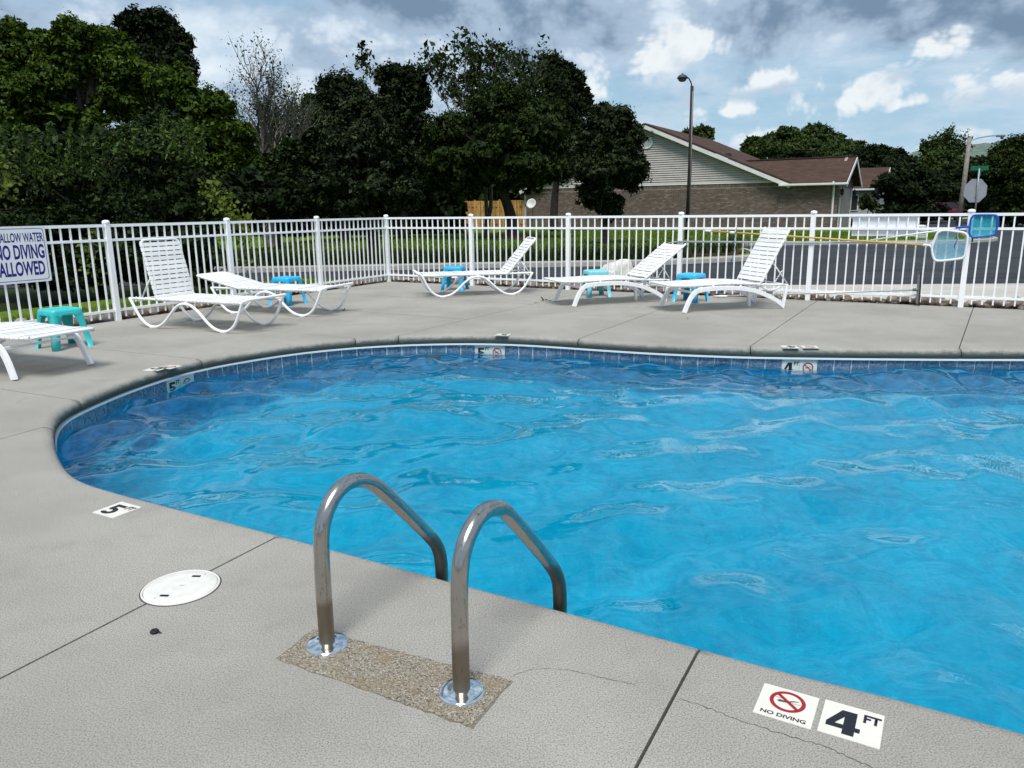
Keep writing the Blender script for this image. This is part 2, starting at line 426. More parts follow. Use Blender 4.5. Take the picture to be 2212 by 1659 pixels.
def asphalt():
    m, nt, b = new_mat('asphalt'); p = wpos(nt)
    c = nt.mix(nt.step(nt.noise(nt.vm('MULTIPLY', p, (.4, 1.6, 1)), .8, 5, .65), .3, .7), (.030, .033, .039), (.050, .054, .061))
    c = nt.mix(nt.m('MULTIPLY', nt.step(nt.noise(p, 60, 3, .7), .5, .8), .35), c, (.09, .09, .09))
    c = nt.mix(nt.m('MULTIPLY', nt.step(nt.noise(p, .25, 3, .5), .5, .7), .5), c, (.062, .066, .072))
    nt.put(b.inputs['Base Color'], c); b.inputs['Roughness'].default_value = .95; b.inputs['Specular IOR Level'].default_value = .1; add_bump(nt, b, nt.noise(p, 140, 3, .6), .5, .004); return m
ASPH = asphalt()

def ring_sheet(name, outer, inner, z, material):
    bm = bmesh.new(); loops = []
    for L in (outer, inner):
        vs_ = [bm.verts.new((p[0], p[1], z)) for p in L]; loops += [bm.edges.new((vs_[i], vs_[(i + 1) % len(vs_)])) for i in range(len(vs_))]
    bmesh.ops.triangle_fill(bm, use_beauty=True, use_dissolve=False, edges=loops)
    bm.normal_update()
    for f in bm.faces:
        if f.normal.z < 0: f.normal_flip()
    me = bpy.data.meshes.new(name); bm.to_mesh(me); bm.free(); me.materials.append(material); return link(name, me)
_hole = [off(k * PLEN / 60, .12)[:2] for k in range(60)]
tag(ring_sheet('ground', [(-900, -300), (900, -300), (900, 2200), (-900, 2200)], _hole, -.14, GROUNDM), kind='structure')

# road, raised lawn with kerb, verge, pad
def sheet(name, poly, z, material, thick=.25, kind='structure'):
    return tag(MB().prism(poly, z - thick, z).build(name, material), kind=kind)
#_road = [(-45, 30), (-45, 14.6), (-9.5, 14.9), (FC.x - .35, FC.y + 1.2)] + [((FC + FR * t + V30 * 1.05).x, (FC + FR * t + V30 * 1.05).y) for t in (1, 5, 9, 14, 22, 40)] + [(90, -10), (120, 60), (60, 120), (30, 80), (20, 50), (21, 34)]
_rd = MB().prism([(-45, 24), (-45, 14.6), (-9.5, 15.2), (FC.x - .2, FC.y + 1.45)] + [((FC + FR * t + V30 * 1.25).x, (FC + FR * t + V30 * 1.25).y) for t in (1, 5, 9, 14, 22, 40)] + [(70, -10), (90, 40), (45, 70), (28, 60), (22, 48), (16, 30), (6, 29)], -.30, -.115)
tag(_rd.build('road', ASPH), kind='structure')
KERB = [G2(*q) for q in ((551, 577), (737, 574), (845, 572), (1040, 568), (1220, 565), (1400, 562), (1506, 558), (1590, 554), (1625, 549), (1600, 537), (1545, 531.5), (1490, 530))]
KERB = [(-30, 19.2), (-12, 18.6)] + KERB
LAWNF = [(6.0, 27.3), (9.97, 28.3), (13.22, 28.2), (15.53, 28.0), (18.0, 29.2), (19.2, 31.5), (19.6, 36), (21.0, 46)]
_lawn = KERB + LAWNF + [(24, 60), (40, 120), (-60, 120), (-60, 30)]
sheet('lawn', _lawn, -.005, GRASS)
def kerb_run(line, name, w=.16, z=.02):
    P = smooth_path([(p[0], p[1], 0) for p in line], 5); m = MB(); n = len(P); rows = []
    for i in range(n):
        t = (P[min(i + 1, n - 1)] - P[max(i - 1, 0)]).normalized(); o = Vector((t.y, -t.x, 0))
        rows.append([P[i] + o * d + Vector((0, 0, h)) for d, h in ((-.02, z - .3), (-.02, z), (w - .03, z - .004), (w, z - .03), (w + .03, -.3))])
    vs_ = [p for r_ in rows for p in r_]
    m.add(vs_, [(i * 5 + k, i * 5 + k + 1, (i + 1) * 5 + k + 1, (i + 1) * 5 + k) for i in range(n - 1) for k in range(4)])
    return tag(m.build(name, CURBM), kind='structure')
kerb_run(KERB, 'kerb'); kerb_run(LAWNF, 'kerb', .14, 0.0)
# grass verge and mulch strip outside the fence, concrete pad on the right
def strip(d, t0, t1, o0, o1):
    nrm = -inward(d); a = FC + d * t0; b = FC + d * t1
    return [((a + nrm * o0).x, (a + nrm * o0).y), ((b + nrm * o0).x, (b + nrm * o0).y), ((b + nrm * o1).x, (b + nrm * o1).y), ((a + nrm * o1).x, (a + nrm * o1).y)]
sheet('verge', strip(FR, -.9, 4.9, .30, 1.26), -.05, GRASS)
sheet('verge', strip(FL, -.2, 16, .42, 2.6), -.03, GRASS)
sheet('verge', strip(FR, 4.9, 16, .30, .50), -.045, GRASS)
_pl = [(FC + FR * 4.95 + V30 * .5)[:2], (FC + FR * 24 + V30 * .5)[:2], (FC + FR * 24 + V30 * 3.0)[:2], (13.5, 12.6), (8.72, 13.05), (4.84, 13.28), (2.9, 13.1)]
sheet('pavement', [tuple(p) for p in _pl], -.06, PADM)
sheet('mulch_bed', strip(FR, -.35, 16, .031, .34), -.03, MULCH)
sheet('mulch_bed', strip(FL, .0, 16, .031, .46), -.033, MULCH)
sheet('flower_bed', [G2(*q) for q in ((1440, 556), (1506, 554), (1590, 550), (1612, 546), (1590, 538), (1545, 533), (1450, 532), (1400, 540))], .02, MULCH, .1)

# ------------------------------------------------------------------ deck slabs
deck = tag(empty('deck'), kind='structure')
def fence_pt(d, t, o=.03):
    p = FC - inward(d) * o + d * t; return (p.x, p.y)
_cor = FC - inward(FL) * .03 - inward(FR) * .03
def hit(px0, py0, px1, py1, d):
    """where the ground line through two picture points meets a fence run"""
    a = G(px0, py0); b = G(px1, py1); q = b - a; p0 = Vector(fence_pt(d, 0)).to_3d(); n = Vector((-d.y, d.x, 0))
    t = (p0 - a).dot(n) / q.dot(n); return (a + q * t)
J = [  # inner picture point, outer world point
    ('J2', (1508, 1410), (G(1508, 1410) + (G(1375, 1659) - G(1508, 1410)).normalized() * 5)),
    ('J1', (603, 1162), (G(603, 1162) + (G(0, 1472) - G(603, 1162)).normalized() * 7)),
    ('J3', (114.7, 924), (G(114.7, 924) + (G(0, 956) - G(114.7, 924)).normalized() * 3.4)),
    ('J4', (188, 866), hit(188, 866, 0, 839, FL)),
    ('J5', (450.7, 781), hit(450.7, 781, 106.7, 744, FL)),
    ('J11', (773, 738), hit(773, 738, 380, 699, FL)),
    ('J6', (862, 730), hit(940, 707.8, 1236.6, 636.9, FR)),
    ('J7', (1235, 741), hit(1317, 707.8, 1480.7, 648.6, FR)),
    ('J8', (1624, 758), hit(1624, 757, 1761, 653, FR)),
    ('J9', (2109, 768), hit(2109.6, 767, 2103, 667, FR)),
]
JS = [nearest_s(G2(q[1][0], q[1][1], -.01)) for q in J]
JO = [Vector((q[2][0], q[2][1], 0)) for q in J]
PROF = [(.060, 0), (.040, -.003), (.022, -.011), (.008, -.026), (.001, -.044), (.0, -.058), (.005, -.073), (.018, -.085), (.05, -.09)]
GAP = .0045
def deck_slab(sa, sb, oa, ob, outer, flat=False):
    """one slab: pool edge from sa to sb, outer corners from ob back to oa"""
    if sb < sa: sb += PLEN
    n = max(8, int((sb - sa) / .05)); ss = [sa + GAP + (sb - sa - 2 * GAP) * k / n for k in range(n + 1)]
    m = MB(); rows = [[off(s_, d, z) for d, z in PROF] for s_ in ss]; k = len(PROF)
    ta = (oa - rows[0][0]); ta = Vector((-ta.y, ta.x, 0)).normalized(); tb = (ob - rows[-1][0]); tb = Vector((-tb.y, tb.x, 0)).normalized()
    cen = (rows[len(rows) // 2][0]); oa = oa + ta * (GAP if ta.dot(cen - oa) > 0 else -GAP); ob = ob + tb * (GAP if tb.dot(cen - ob) > 0 else -GAP)
    vs_ = [p for r_ in rows for p in r_]; o = len(vs_)
    out_ = [ob] + [Vector((p[0], p[1], 0)) for p in outer] + [oa]
    vs_ += [Vector((p.x, p.y, 0)) for p in out_] + [Vector((p.x, p.y, -.1)) for p in out_]; no = len(out_)
    ib = len(vs_); vs_ += [rows[0][0] * 1 + Vector((0, 0, -.1)), rows[-1][0] + Vector((0, 0, -.1))]
    m.add(vs_, [(i * k + j, i * k + j + 1, (i + 1) * k + j + 1, (i + 1) * k + j) for i in range(n) for j in range(k - 1)], True)
    m.add([], [], False)
    b = len(m.v) - len(vs_)
    top = [b + i * k for i in range(n + 1)] + [b + o + j for j in range(no)]
    fs = [tuple(top)]
    fs += [(b + o + j, b + o + no + j, b + o + no + j + 1, b + o + j + 1) for j in range(no - 1)]
    fs.append(tuple([b + o + no - 1] + [b + j for j in range(k)] + [b + ib, b + o + 2 * no - 1]))
    fs.append(tuple([b + n * k + j for j in reversed(range(k))] + [b + o, b + o + no, b + ib + 1]))
    for f in fs: m.f.append(f); m.sm.append(False)
    me = m.mesh('slab'); bm = bmesh.new(); bm.from_mesh(me)
    bmesh.ops.triangulate(bm, faces=[f for f in bm.faces if len(f.verts) > 4], ngon_method='BEAUTY')
    bmesh.ops.recalc_face_normals(bm, faces=bm.faces)
    return bm
def finish(bm, name='slab', cuts=()):
    """split a slab along further joints and link every piece"""
    pieces = [bm]
    for a, b in cuts:
        nx = []
        nrm = Vector((-(b - a).y, (b - a).x, 0)).normalized()
        for q in pieces:
            for sgn in (1, -1):
                c = q.copy(); bmesh.ops.bisect_plane(c, geom=c.verts[:] + c.edges[:] + c.faces[:], plane_co=a + nrm * (sgn * GAP), plane_no=nrm * sgn, clear_inner=True)
                if len(c.faces) > 3: nx.append(c)
                else: c.free()
            q.free()
        pieces = nx
    for q in pieces:
        me = bpy.data.meshes.new(name); q.to_mesh(me); q.free()
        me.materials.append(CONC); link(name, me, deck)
_idx = {q[0]: i for i, q in enumerate(J)}
def sect(a, b, outer=(), cuts=()):
    i, j = _idx[a], _idx[b]; finish(deck_slab(JS[i], JS[j], JO[i], JO[j], outer), cuts=cuts)
g3 = lambda x, y: G(x, y)
sect('J2', 'J1')
sect('J1', 'J3', [fence_pt(FL, 11.2), fence_pt(FL, 19)])
sect('J3', 'J4'); sect('J4', 'J5'); sect('J5', 'J11')
sect('J11', 'J6', [(_cor.x, _cor.y)], cuts=[(g3(742, 670), g3(1009, 690)), (g3(767.7, 635.7), g3(1141, 656.7))])
sect('J6', 'J7'); sect('J7', 'J8'); sect('J8', 'J9')
sect('J9', 'J2', [(1.2, -4.6), (6, -5), (12.2, -2.5), fence_pt(FR, 16)])

# ------------------------------------------------------------------ pool basin
def liner():
    m, nt, b = new_mat('pool_liner'); p = wpos(nt)
    n = nt.noise(p, 9, 5, .65); n2 = nt.noise(p, 38, 4, .7)
    c = nt.mix(nt.step(n, .3, .7), (.0010, .335, .56), (.002, .43, .65)); c = nt.mix(nt.m('MULTIPLY', nt.step(n2, .45, .75), .5), c, (.008, .51, .72))
    nt.put(b.inputs['Base Color'], c); b.inputs['Roughness'].default_value = .7; b.inputs['Specular IOR Level'].default_value = .0; return m
LINER = liner(); LINERW = pmat('liner_wall_shaded', (.0010, .28, .49), .7, spec=.0, var=.25, vscale=9)  # wall copy of the liner, its colour darkened to paint in shade
pool = tag(empty('pool_basin'), kind='structure')
NW = 320; _ss = [PLEN * k / NW for k in range(NW)]
_m = MB(); _rows = [(.028, -.082), (.030, -.5), (.03, -1.0), (.10, -1.25), (.26, -1.36)]
_v = [off(s_, -0 + d if z > -1.1 else -(d - .03) + .03, z) for s_ in _ss for d, z in _rows]; k = len(_rows)
_m.add(_v, [(i * k + j, ((i + 1) % NW) * k + j, ((i + 1) % NW) * k + j + 1, i * k + j + 1) for i in range(NW) for j in range(k - 1)], True)
_m.f.append(tuple(i * k + k - 1 for i in range(NW))); _m.sm.append(False)
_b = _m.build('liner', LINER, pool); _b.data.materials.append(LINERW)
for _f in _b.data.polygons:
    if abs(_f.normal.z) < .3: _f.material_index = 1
_bm = bmesh.new(); _bm.from_mesh(_b.data); bmesh.ops.triangulate(_bm, faces=[f for f in _bm.faces if len(f.verts) > 4]); _bm.to_mesh(_b.data); _bm.free()
BEADM = pmat('liner_track_white', (.72, .75, .76), .4)
_m = MB(); _pr = [(.030, -.0885), (-.002, -.091), (-.002, -.104), (.030, -.1065)]
_v = [off(s_, d, z) for s_ in _ss for d, z in _pr]
_m.add(_v, [(i * 4 + j, ((i + 1) % NW) * 4 + j, ((i + 1) % NW) * 4 + j + 1, i * 4 + j + 1) for i in range(NW) for j in range(3)])
_m.build('liner_track', BEADM, pool)
def tilemat():
    m, nt, b = new_mat('waterline_tile'); p = wpos(nt)
    n = nt.noise(p, 42, 5, .65, .8); c = nt.mix(nt.step(n, .38, .62), (.045, .085, .15), (.20, .27, .36)); c = nt.mix(nt.step(nt.noise(p, 90, 3), .55, .7), c, (.08, .14, .25))
    nt.put(b.inputs['Base Color'], c); b.inputs['Roughness'].default_value = .3; return m
TILEM = tilemat(); GROUTM = pmat('grout', (.66, .70, .72), .7)
_m = MB(); _pr = [(.0285, -.106), (.0265, -.107), (.0265, -.262), (.0285, -.263)]
_v = [off(s_, d, z) for s_ in _ss for d, z in _pr]
_m.add(_v, [(i * 4 + j, ((i + 1) % NW) * 4 + j, ((i + 1) % NW) * 4 + j + 1, i * 4 + j + 1) for i in range(NW) for j in range(3)])
_m.build('grout_band', GROUTM, pool)
TP = .1524; NT_ = int(PLEN / TP); TP = PLEN / NT_
_tm = bpy.data.meshes.new('tile'); _tb = MB().box((0, 0, 0), (TP - .009, .005, .146)); _tm = _tb.mesh('tile'); _tm.materials.append(TILEM)
WALLMARK = [nearest_s(G2(382, 812, -.1)), nearest_s(G2(1071, 744, -.1)), nearest_s(G2(1746, 776, -.1))]
WALLMARK = [round(s_ / TP) * TP for s_ in WALLMARK]
for k in range(NT_):
    sm_ = (k + .5) * TP
    if any(abs((sm_ - w + PLEN / 2) % PLEN - PLEN / 2) < TP * .9 for w in WALLMARK): continue
    if pool_at(sm_).y < 1.2 and pool_at(sm_).x > 1.6: continue
    n_ = pool_out(sm_) * _SIGN; o = link('tile', _tm, pool, off(sm_, .024, -.184)); o.rotation_euler = (0, 0, math.atan2(n_.y, n_.x) - math.pi / 2)

# inlet fittings on the pool wall
def inlet(px, py):
    s_ = nearest_s(G2(px, py, -.25)); n_ = -pool_out(s_) * _SIGN; ax = (Vector((-n_.y, n_.x, 0)), Vector((0, 0, 1)), n_)
    MB().lathe([(.075, 0), (.075, .01), (.06, .014), (.05, .006), (.0, .006)], off(s_, .029, -.47), 24, ax).build('inlet_fitting', pmat('inlet_grey', (.10, .16, .18), .5), pool)
inlet(392, 828); inlet(940, 748)

# ------------------------------------------------------------------ water
WZ = -.178
def water():
    step = .024; xs = np.arange(-3.4, 7.8, step); ys = np.arange(-1.0, 8.3, step)
    X, Y = np.meshgrid(xs, ys, indexing='ij')
    poly = np.array([off(s_, .029)[:2] for s_ in _ss]); inside = np.zeros(X.shape, bool); j = len(poly) - 1
    for i in range(len(poly)):
        xi, yi = poly[i]; xj, yj = poly[j]
        c = ((yi > Y) != (yj > Y)) & (X < (xj - xi) * (Y - yi) / (yj - yi + 1e-12) + xi); inside ^= c; j = i
    rng = np.random.default_rng(5); Z = np.zeros_like(X)
    # slow swell with crossing short waves, stronger at the return inlet on the left
    amp = .75 + .6 * np.exp(-((X + 2.0) ** 2 + (Y - 5.2) ** 2) / 3.2) + .25 * np.sin(X * .9 + 1) * np.sin(Y * .8)
    for lam, a, nn in ((1.7, .0085, 5), (.85, .0125, 7), (.46, .0088, 10), (.24, .0020, 10), (.15, .00035, 8)):
        for _ in range(nn):
            th = rng.uniform(0, 2 * math.pi) if rng.random() < .6 else rng.normal(2.1, .5); l = lam * rng.uniform(.75, 1.35); ph = rng.uniform(0, 6.28); kk = 2 * math.pi / l
            wx = .25 * np.sin(Y * rng.uniform(.5, 1.3) + ph); wy = .25 * np.sin(X * rng.uniform(.5, 1.3) + ph * 2)
            Z += a * rng.uniform(.5, 1.2) / math.sqrt(nn) * 1.6 * np.sin(kk * ((X + wx) * math.cos(th) + (Y + wy) * math.sin(th)) + ph) * (amp if lam < 1 else 1)
    # rings spreading from the inlet
    for cx, cy, a in ((-1.55, 4.35, .0016),):
        r = np.hypot(X - cx, (Y - cy)); Z += a * np.sin(r * 2 * math.pi / .17) * np.exp(-r / .55)
    idx = np.full(X.shape, -1); keep = inside.copy(); cell = inside[:-1, :-1] | inside[1:, :-1] | inside[:-1, 1:] | inside[1:, 1:]
    vm = np.zeros(X.shape, bool); vm[:-1, :-1] |= cell; vm[1:, :-1] |= cell; vm[:-1, 1:] |= cell; vm[1:, 1:] |= cell
    idx[vm] = np.arange(vm.sum()); V = np.stack([X[vm], Y[vm], Z[vm] + WZ], 1)
    ci, cj = np.nonzero(cell); Q = np.stack([idx[ci, cj], idx[ci + 1, cj], idx[ci + 1, cj + 1], idx[ci, cj + 1]], 1)
    m, nt, b = new_mat('pool_water'); p = wpos(nt)
    b.inputs['Base Color'].default_value = (.93, .985, 1, 1); b.inputs['Roughness'].default_value = .0; b.inputs['IOR'].default_value = 1.333; b.inputs['Transmission Weight'].default_value = 1; b.inputs['Specular Tint'].default_value = (.82, .94, 1, 1)
    h = nt.noise(nt.vm('MULTIPLY', p, (1, 1.15, 1)), 9, 3, .45, .4)
    add_bump(nt, b, h, .05, .05)
    return tag(numpy_mesh('water', V, Q, m, None, True), kind='structure')
water()

# ------------------------------------------------------------------ fence
def make_fence(d, n, name, label, skip_first):
    root = tag(empty(name, FC), label, 'fence'); rz = math.atan2(d.y, d.x)
    def part(mb, nm, x, z=0): 
        return mb
    post = MB().box((0, 0, .585), (.062, .062, 1.17)).mesh('post'); cap = MB()
    cap.lathe([(.040, 1.168), (.0435, 1.172), (.0435, 1.186), (.040, 1.196), (.030, 1.204), (.014, 1.208), (0, 1.209)], seg=14)
    post.materials.append(WHITE); capm = cap.mesh('cap'); capm.materials.append(WHITE)
    rail = MB().box((0, 0, 0), (PAN - .064, .030, .030)).mesh('rail'); rail.materials.append(WHITE)
    trail = MB().box((0, 0, 0), (PAN - .064, .034, .034)).mesh('rail'); trail.materials.append(WHITE)
    pk = MB().box((0, 0, .59), (.0175, .0175, 1.10)).mesh('picket'); pk.materials.append(WHITE)
    for i in range(n + 1):
        if not (skip_first and i == 0):
            q = link('post', post, root, d * (PAN * i)); q.rotation_euler = (0, 0, rz); c = link('cap', capm, q)
        if i == n: break
        for zc, me in ((1.143, trail), (.972, rail), (.128, rail)):
            o = link('rail', me, root, d * (PAN * (i + .5)) + Vector((0, 0, zc))); o.rotation_euler = (0, 0, rz)
        for k in range(1, 16):
            o = link('picket', pk, root, d * (PAN * i + PAN * k / 16)); o.rotation_euler = (0, 0, rz)
    return root
make_fence(FL, 5, 'pool_fence', 'white picket pool fence run on the left, behind the diving sign', False)
make_fence(FR, 7, 'pool_fence', 'long white picket pool fence run on the right, in front of the road', True)

# ------------------------------------------------------------------ river stones along the fence foot
def rock_mesh(seed):
    rng = random.Random(seed); bm = bmesh.new(); bmesh.ops.create_icosphere(bm, subdivisions=2, radius=1)
    off_ = [Vector((rng.uniform(-1, 1), rng.uniform(-1, 1), rng.uniform(-1, 1))).normalized() for _ in range(5)]
    for v in bm.verts:
        s_ = 1 + sum(.10 * math.sin(3 * v.co.dot(o) + i) for i, o in enumerate(off_))
        for o in off_[:3]:
            t = v.co.dot(o)
            if t > .62: s_ *= 1 - (t - .62) * .6
        v.co *= s_
    me = bpy.data.meshes.new('river_stone'); bm.to_mesh(me); bm.free()
    for p in me.polygons: p.use_smooth = True
    return me
def stone_mat():
    m, nt, b = new_mat('river_stone'); oi = nt.n.new('ShaderNodeObjectInfo'); tc = nt.n.new('ShaderNodeTexCoord')
    c = nt.ramp(oi.outputs['Random'], [(0, (.30, .23, .17)), (.2, (.19, .145, .12)), (.38, (.42, .35, .28)), (.55, (.29, .18, .10)), (.7, (.48, .44, .39)), (.85, (.24, .21, .19)), (1, (.38, .28, .19))])
    c = nt.mix(nt.step(nt.noise(tc.outputs['Object'], 2.5, 5, .65), .35, .7), nt.mix(1., c, (.6, .6, .6), 'MULTIPLY'), c)
    nt.put(b.inputs['Base Color'], c); b.inputs['Roughness'].default_value = .75; return m
STONEM = stone_mat(); ROCKS = [rock_mesh(s_) for s_ in range(8)]
for r_ in ROCKS: r_.materials.append(STONEM)
_rr = random.Random(3)
def stones(d, t0, t1, n, lab):
    nrm = -inward(d)
    for k in range(n):
        t = t0 + (t1 - t0) * (k + _rr.uniform(-.4, .4)) / n; big = _rr.random() < .16
        a = _rr.uniform(.048, .078) * (1.6 if big else 1); row = _rr.choice((.075, .10, .14, .19, .25))
        p = FC + d * t + nrm * (row + (a - .05))
        o = link('river_stone', _rr.choice(ROCKS), None, (p.x, p.y, -.012 + a * .5)); o.scale = (a * _rr.uniform(.9, 1.5), a * _rr.uniform(.8, 1.1), a * _rr.uniform(.6, .9))
        o.rotation_euler = (_rr.uniform(-.2, .2), _rr.uniform(-.2, .2), _rr.uniform(0, 6.3))
        tag(o, lab, 'stone', 'river stones along the fence foot')
stones(FR, -.2, 11.6, 185, 'rounded brown or grey river stone at the foot of the right fence run')
stones(FL, .15, 7.6, 110, 'rounded brown or grey river stone at the foot of the left fence run')
# ------------------------------------------------------------------ flat print on plates
def place(o, org, X, Y):
    X = Vector(X).normalized(); Y = Vector(Y).normalized(); Z = X.cross(Y)
    o.matrix_world = Matrix(((X.x, Y.x, Z.x, org[0]), (X.y, Y.y, Z.y, org[1]), (X.z, Y.z, Z.z, org[2]), (0, 0, 0, 1))); return o
def letters(s, size, parent, x, y, z, material, bold=0.0, xs=1.0, name='lettering', fit=None):
    me = text_mesh(s, size, bold, xs)
    if fit:
        X_ = [v.co.x for v in me.vertices]; k = fit / (max(X_) - min(X_))
        for v in me.vertices: v.co.x *= k
    me.materials.append(material); return link(name, me, parent, (x, y, z))
def ring_mb(r0, r1, n=40, z=0.0):
    v = [(r * math.cos(2 * math.pi * k / n), r * math.sin(2 * math.pi * k / n), z) for r in (r0, r1) for k in range(n)]
    return MB().add(v, [(k, n + k, n + (k + 1) % n, (k + 1) % n) for k in range(n)])
def plate(parent, w, h, cx=0, t=.0016, material=None):
    return MB().box((cx, 0, t / 2), (w, h, t)).build('plate', material or WTILE, parent)
def numeral(d, parent, cx, cy, z, h):
    """block numeral of height h centred on (cx, cy)"""
    m = MB(); q = lambda *P: m.add([(cx + (x - .39) * h, cy + (y - .5) * h, z) for x, y in P], [tuple(range(len(P)))])
    if d == '4':
        q((.40, 0), (.68, 0), (.68, 1), (.40, 1)); q((0, .20), (.399, .20), (.399, .38), (0, .38)); q((.681, .20), (.80, .20), (.80, .38), (.681, .38)); q((0, .381), (.20, .381), (.399, .72), (.399, 1.0), (.32, 1.0))
    else:
        q((.10, .80), (.74, .80), (.74, 1), (.10, 1)); q((.10, .47), (.34, .47), (.34, .799), (.10, .799))
        n = 22; ar = [R(140 - 290 * k / n) for k in range(n + 1)]; o = [(.38 + .38 * math.cos(t), .33 + .34 * math.sin(t)) for t in ar]; s_ = [(.38 + .13 * math.cos(t), .33 + .13 * math.sin(t)) for t in ar]
        m.add([(cx + (x - .39) * h, cy + (y - .5) * h, z + .0002) for x, y in o + s_], [(k, k + 1, n + 2 + k, n + 1 + k) for k in range(n)])
    m.build('numeral', BLACKP, parent)
def depth_print(parent, digit, cx, z, s=.152):
    numeral(digit, parent, cx - s * .13, -s * .04, z, s * .70)
    letters('FT', s * .33, parent, cx + s * .315, s * .22, z, BLACKP, s * .013, 1.0, 'unit_lettering', fit=s * .29)
def nodive_print(parent, cx, z, s=.152, words=True):
    cy = s * .10 if words else 0; r = s * .32
    m = ring_mb(r * .77, r); m.v = [(x + cx, y + cy, z) for x, y, _ in m.v]; m.build('prohibition_ring', REDP, parent)
    a = R(-42); q = MB().box((cx, cy, z + .0004), (r * 1.7, r * .2, .0004), a); q.build('prohibition_bar', REDP, parent)
    # diver and waterline, a small silhouette under the bar
    d = MB(); k = r * .95
    pts = [(-.62, -.10), (-.45, .06), (-.25, .02), (-.02, .05), (.30, .22), (.62, .30), (.60, .24), (.28, .10), (.10, -.06), (.30, -.16), (.26, -.22), (-.02, -.12), (-.30, -.16), (-.50, -.18)]
    d.add([(cx + x * k, cy + y * k, z + .0002) for x, y in pts], [tuple(range(len(pts)))])
    d.build('diver_figure', pmat('print_grey', (.06, .06, .065), .5), parent)
    wl = MB()
    for yy, x0, x1 in ((.20, -.72, -.1), (-.04, .25, .74)):
        P = [(cx + (x0 + (x1 - x0) * i / 10) * k, cy + (yy + .03 * math.sin(i * 1.6)) * k) for i in range(11)]
        for a_, b_ in zip(P, P[1:]): wl.add([(a_[0], a_[1] - .0006, z + .0002), (b_[0], b_[1] - .0006, z + .0002), (b_[0], b_[1] + .0006, z + .0002), (a_[0], a_[1] + .0006, z + .0002)], [(0, 1, 2, 3)])
    wl.build('wave_line', pmat('print_grey', (.06, .06, .065), .5), parent)
    if words: letters('NO DIVING', s * .145, parent, cx, -s * .37, z, BLACKP, s * .004, 1.05)
def deck_marker(px, py, kinds, label, up=None, ):
    p = G(px, py); s_ = nearest_s((p.x, p.y)); Y = up or -pool_out(s_) * _SIGN; X = Vector((Y.y, -Y.x, 0))
    for i, kd in enumerate(kinds):
        pass
    r = empty('depth_marker', (0, 0, 0)); plate(r, .152, .152)
    if kinds == 'nd': nodive_print(r, 0, .0022)
    else: depth_print(r, kinds, 0, .0022)
    place(r, (p.x, p.y, .0), X, Y); r.scale = (.93, .93, 1); tag(r, label, 'depth marker' if kinds != 'nd' else 'warning tile'); return r
deck_marker(1839, 1563, '4', 'white 4 FT tile on the near deck, right of the NO DIVING tile', V30)
deck_marker(1699, 1524, 'nd', 'white NO DIVING tile on the near deck, by the 4 FT tile', V30)
deck_marker(253, 1101.5, '5', 'white 5 FT tile on the near left deck edge')
deck_marker(1086, 723.5, '5', 'upside down white 5 tile on the far deck edge, alone')
deck_marker(1706, 749.7, '4', 'upside down white 4 tile on the far right deck edge')
deck_marker(1749, 749.7, 'nd', 'upside down no diving tile on the far right deck edge', )
deck_marker(336, 797.5, '5', 'slanted 5 tile on the left deck edge, beside a no diving tile')
deck_marker(366, 793, 'nd', 'slanted no diving tile on the left deck edge, beside a 5 tile')
def wall_marker(s_, digit, label):
    n_ = -pool_out(s_) * _SIGN; r = empty('depth_marker'); X = Vector((0, 0, 1)).cross(n_) * -1
    X = Vector((-n_.y, n_.x, 0))
    MB().box((0, 0, .001), (2 * TP - .002, .150, .004)).build('plate', WTILE, r)
    depth_print(r, digit, -TP / 2, .0036, .150); nodive_print(r, TP / 2, .0036, .150, False)
    MB().box((0, 0, .0034), (.0015, .15, .0006)).build('joint_line', pmat('print_grey', (.06, .06, .065), .5), r)
    place(r, off(s_, .0235, -.184), X, Vector((0, 0, 1))); tag(r, label, 'depth marker')
for s_, dg, lb in zip(WALLMARK, '554', ('5 FT no diving marker on the pool wall at the left', '5 FT no diving marker on the far pool wall, in the middle', '4 FT no diving marker on the far pool wall at the right')): wall_marker(s_, dg, lb)

# ------------------------------------------------------------------ skimmer lid
LIDM = pmat('lid_white', (.64, .63, .59), .5, var=.04, vscale=30, dirt=((.45, .42, .36), 25, .64, .35))
lid = empty('pool_skimmer', G(391, 1269)); tag(lid, 'round white skimmer lid set in the deck across a joint', 'skimmer')
MB().lathe([(.0, .0062), (.030, .0062), (.031, .0065), (.034, .0065), (.035, .0062), (.083, .0062), (.085, .0066), (.089, .0066), (.091, .0062), (.116, .006), (.121, .003), (.1215, -.004)][::-1], seg=56).build('cover', LIDM, lid)
MB().lathe([(.129, -.002), (.129, .0035), (.126, .0045), (.1225, .0042), (.1225, -.002)], seg=56).build('collar', LIDM, lid)
MB().lathe([(.133, -.001), (.133, .0012), (.1285, .0014)], seg=56).build('seal', pmat('dark_gap', (.05, .048, .045), .9), lid)
_bk = pmat('slot_black', (.01, .01, .01), .8); _lr = math.atan2(U30.y, U30.x)
for sg in (1, -1):
    c = V30 * (.074 * sg) - U30 * (.012 * sg); MB().box((c.x, c.y, .0066), (.030, .010, .003), _lr + .45).build('slot', _bk, lid)
    c = V30 * (.100 * sg) + U30 * (.002 * sg); MB().lathe([(.003, .006), (.0025, .0072), (0, .0072)], (c.x, c.y, 0), 10).build('screw', pmat('screw_grey', (.3, .3, .29), .4, metal=.8), lid)
for k in range(12):
    a = 2 * math.pi * k / 12
    MB().box((.100 * math.cos(a), .100 * math.sin(a), .0064), (.014, .004, .0012), a).build('rib', LIDM, lid)
MB().box((0, 0, .0066), (.030, .004, .0012), .4).box((0, 0, .0066), (.004, .026, .0012), .4).box((.008, .004, .0066), (.016, .003, .0012), 1.2).build('emblem', LIDM, lid)

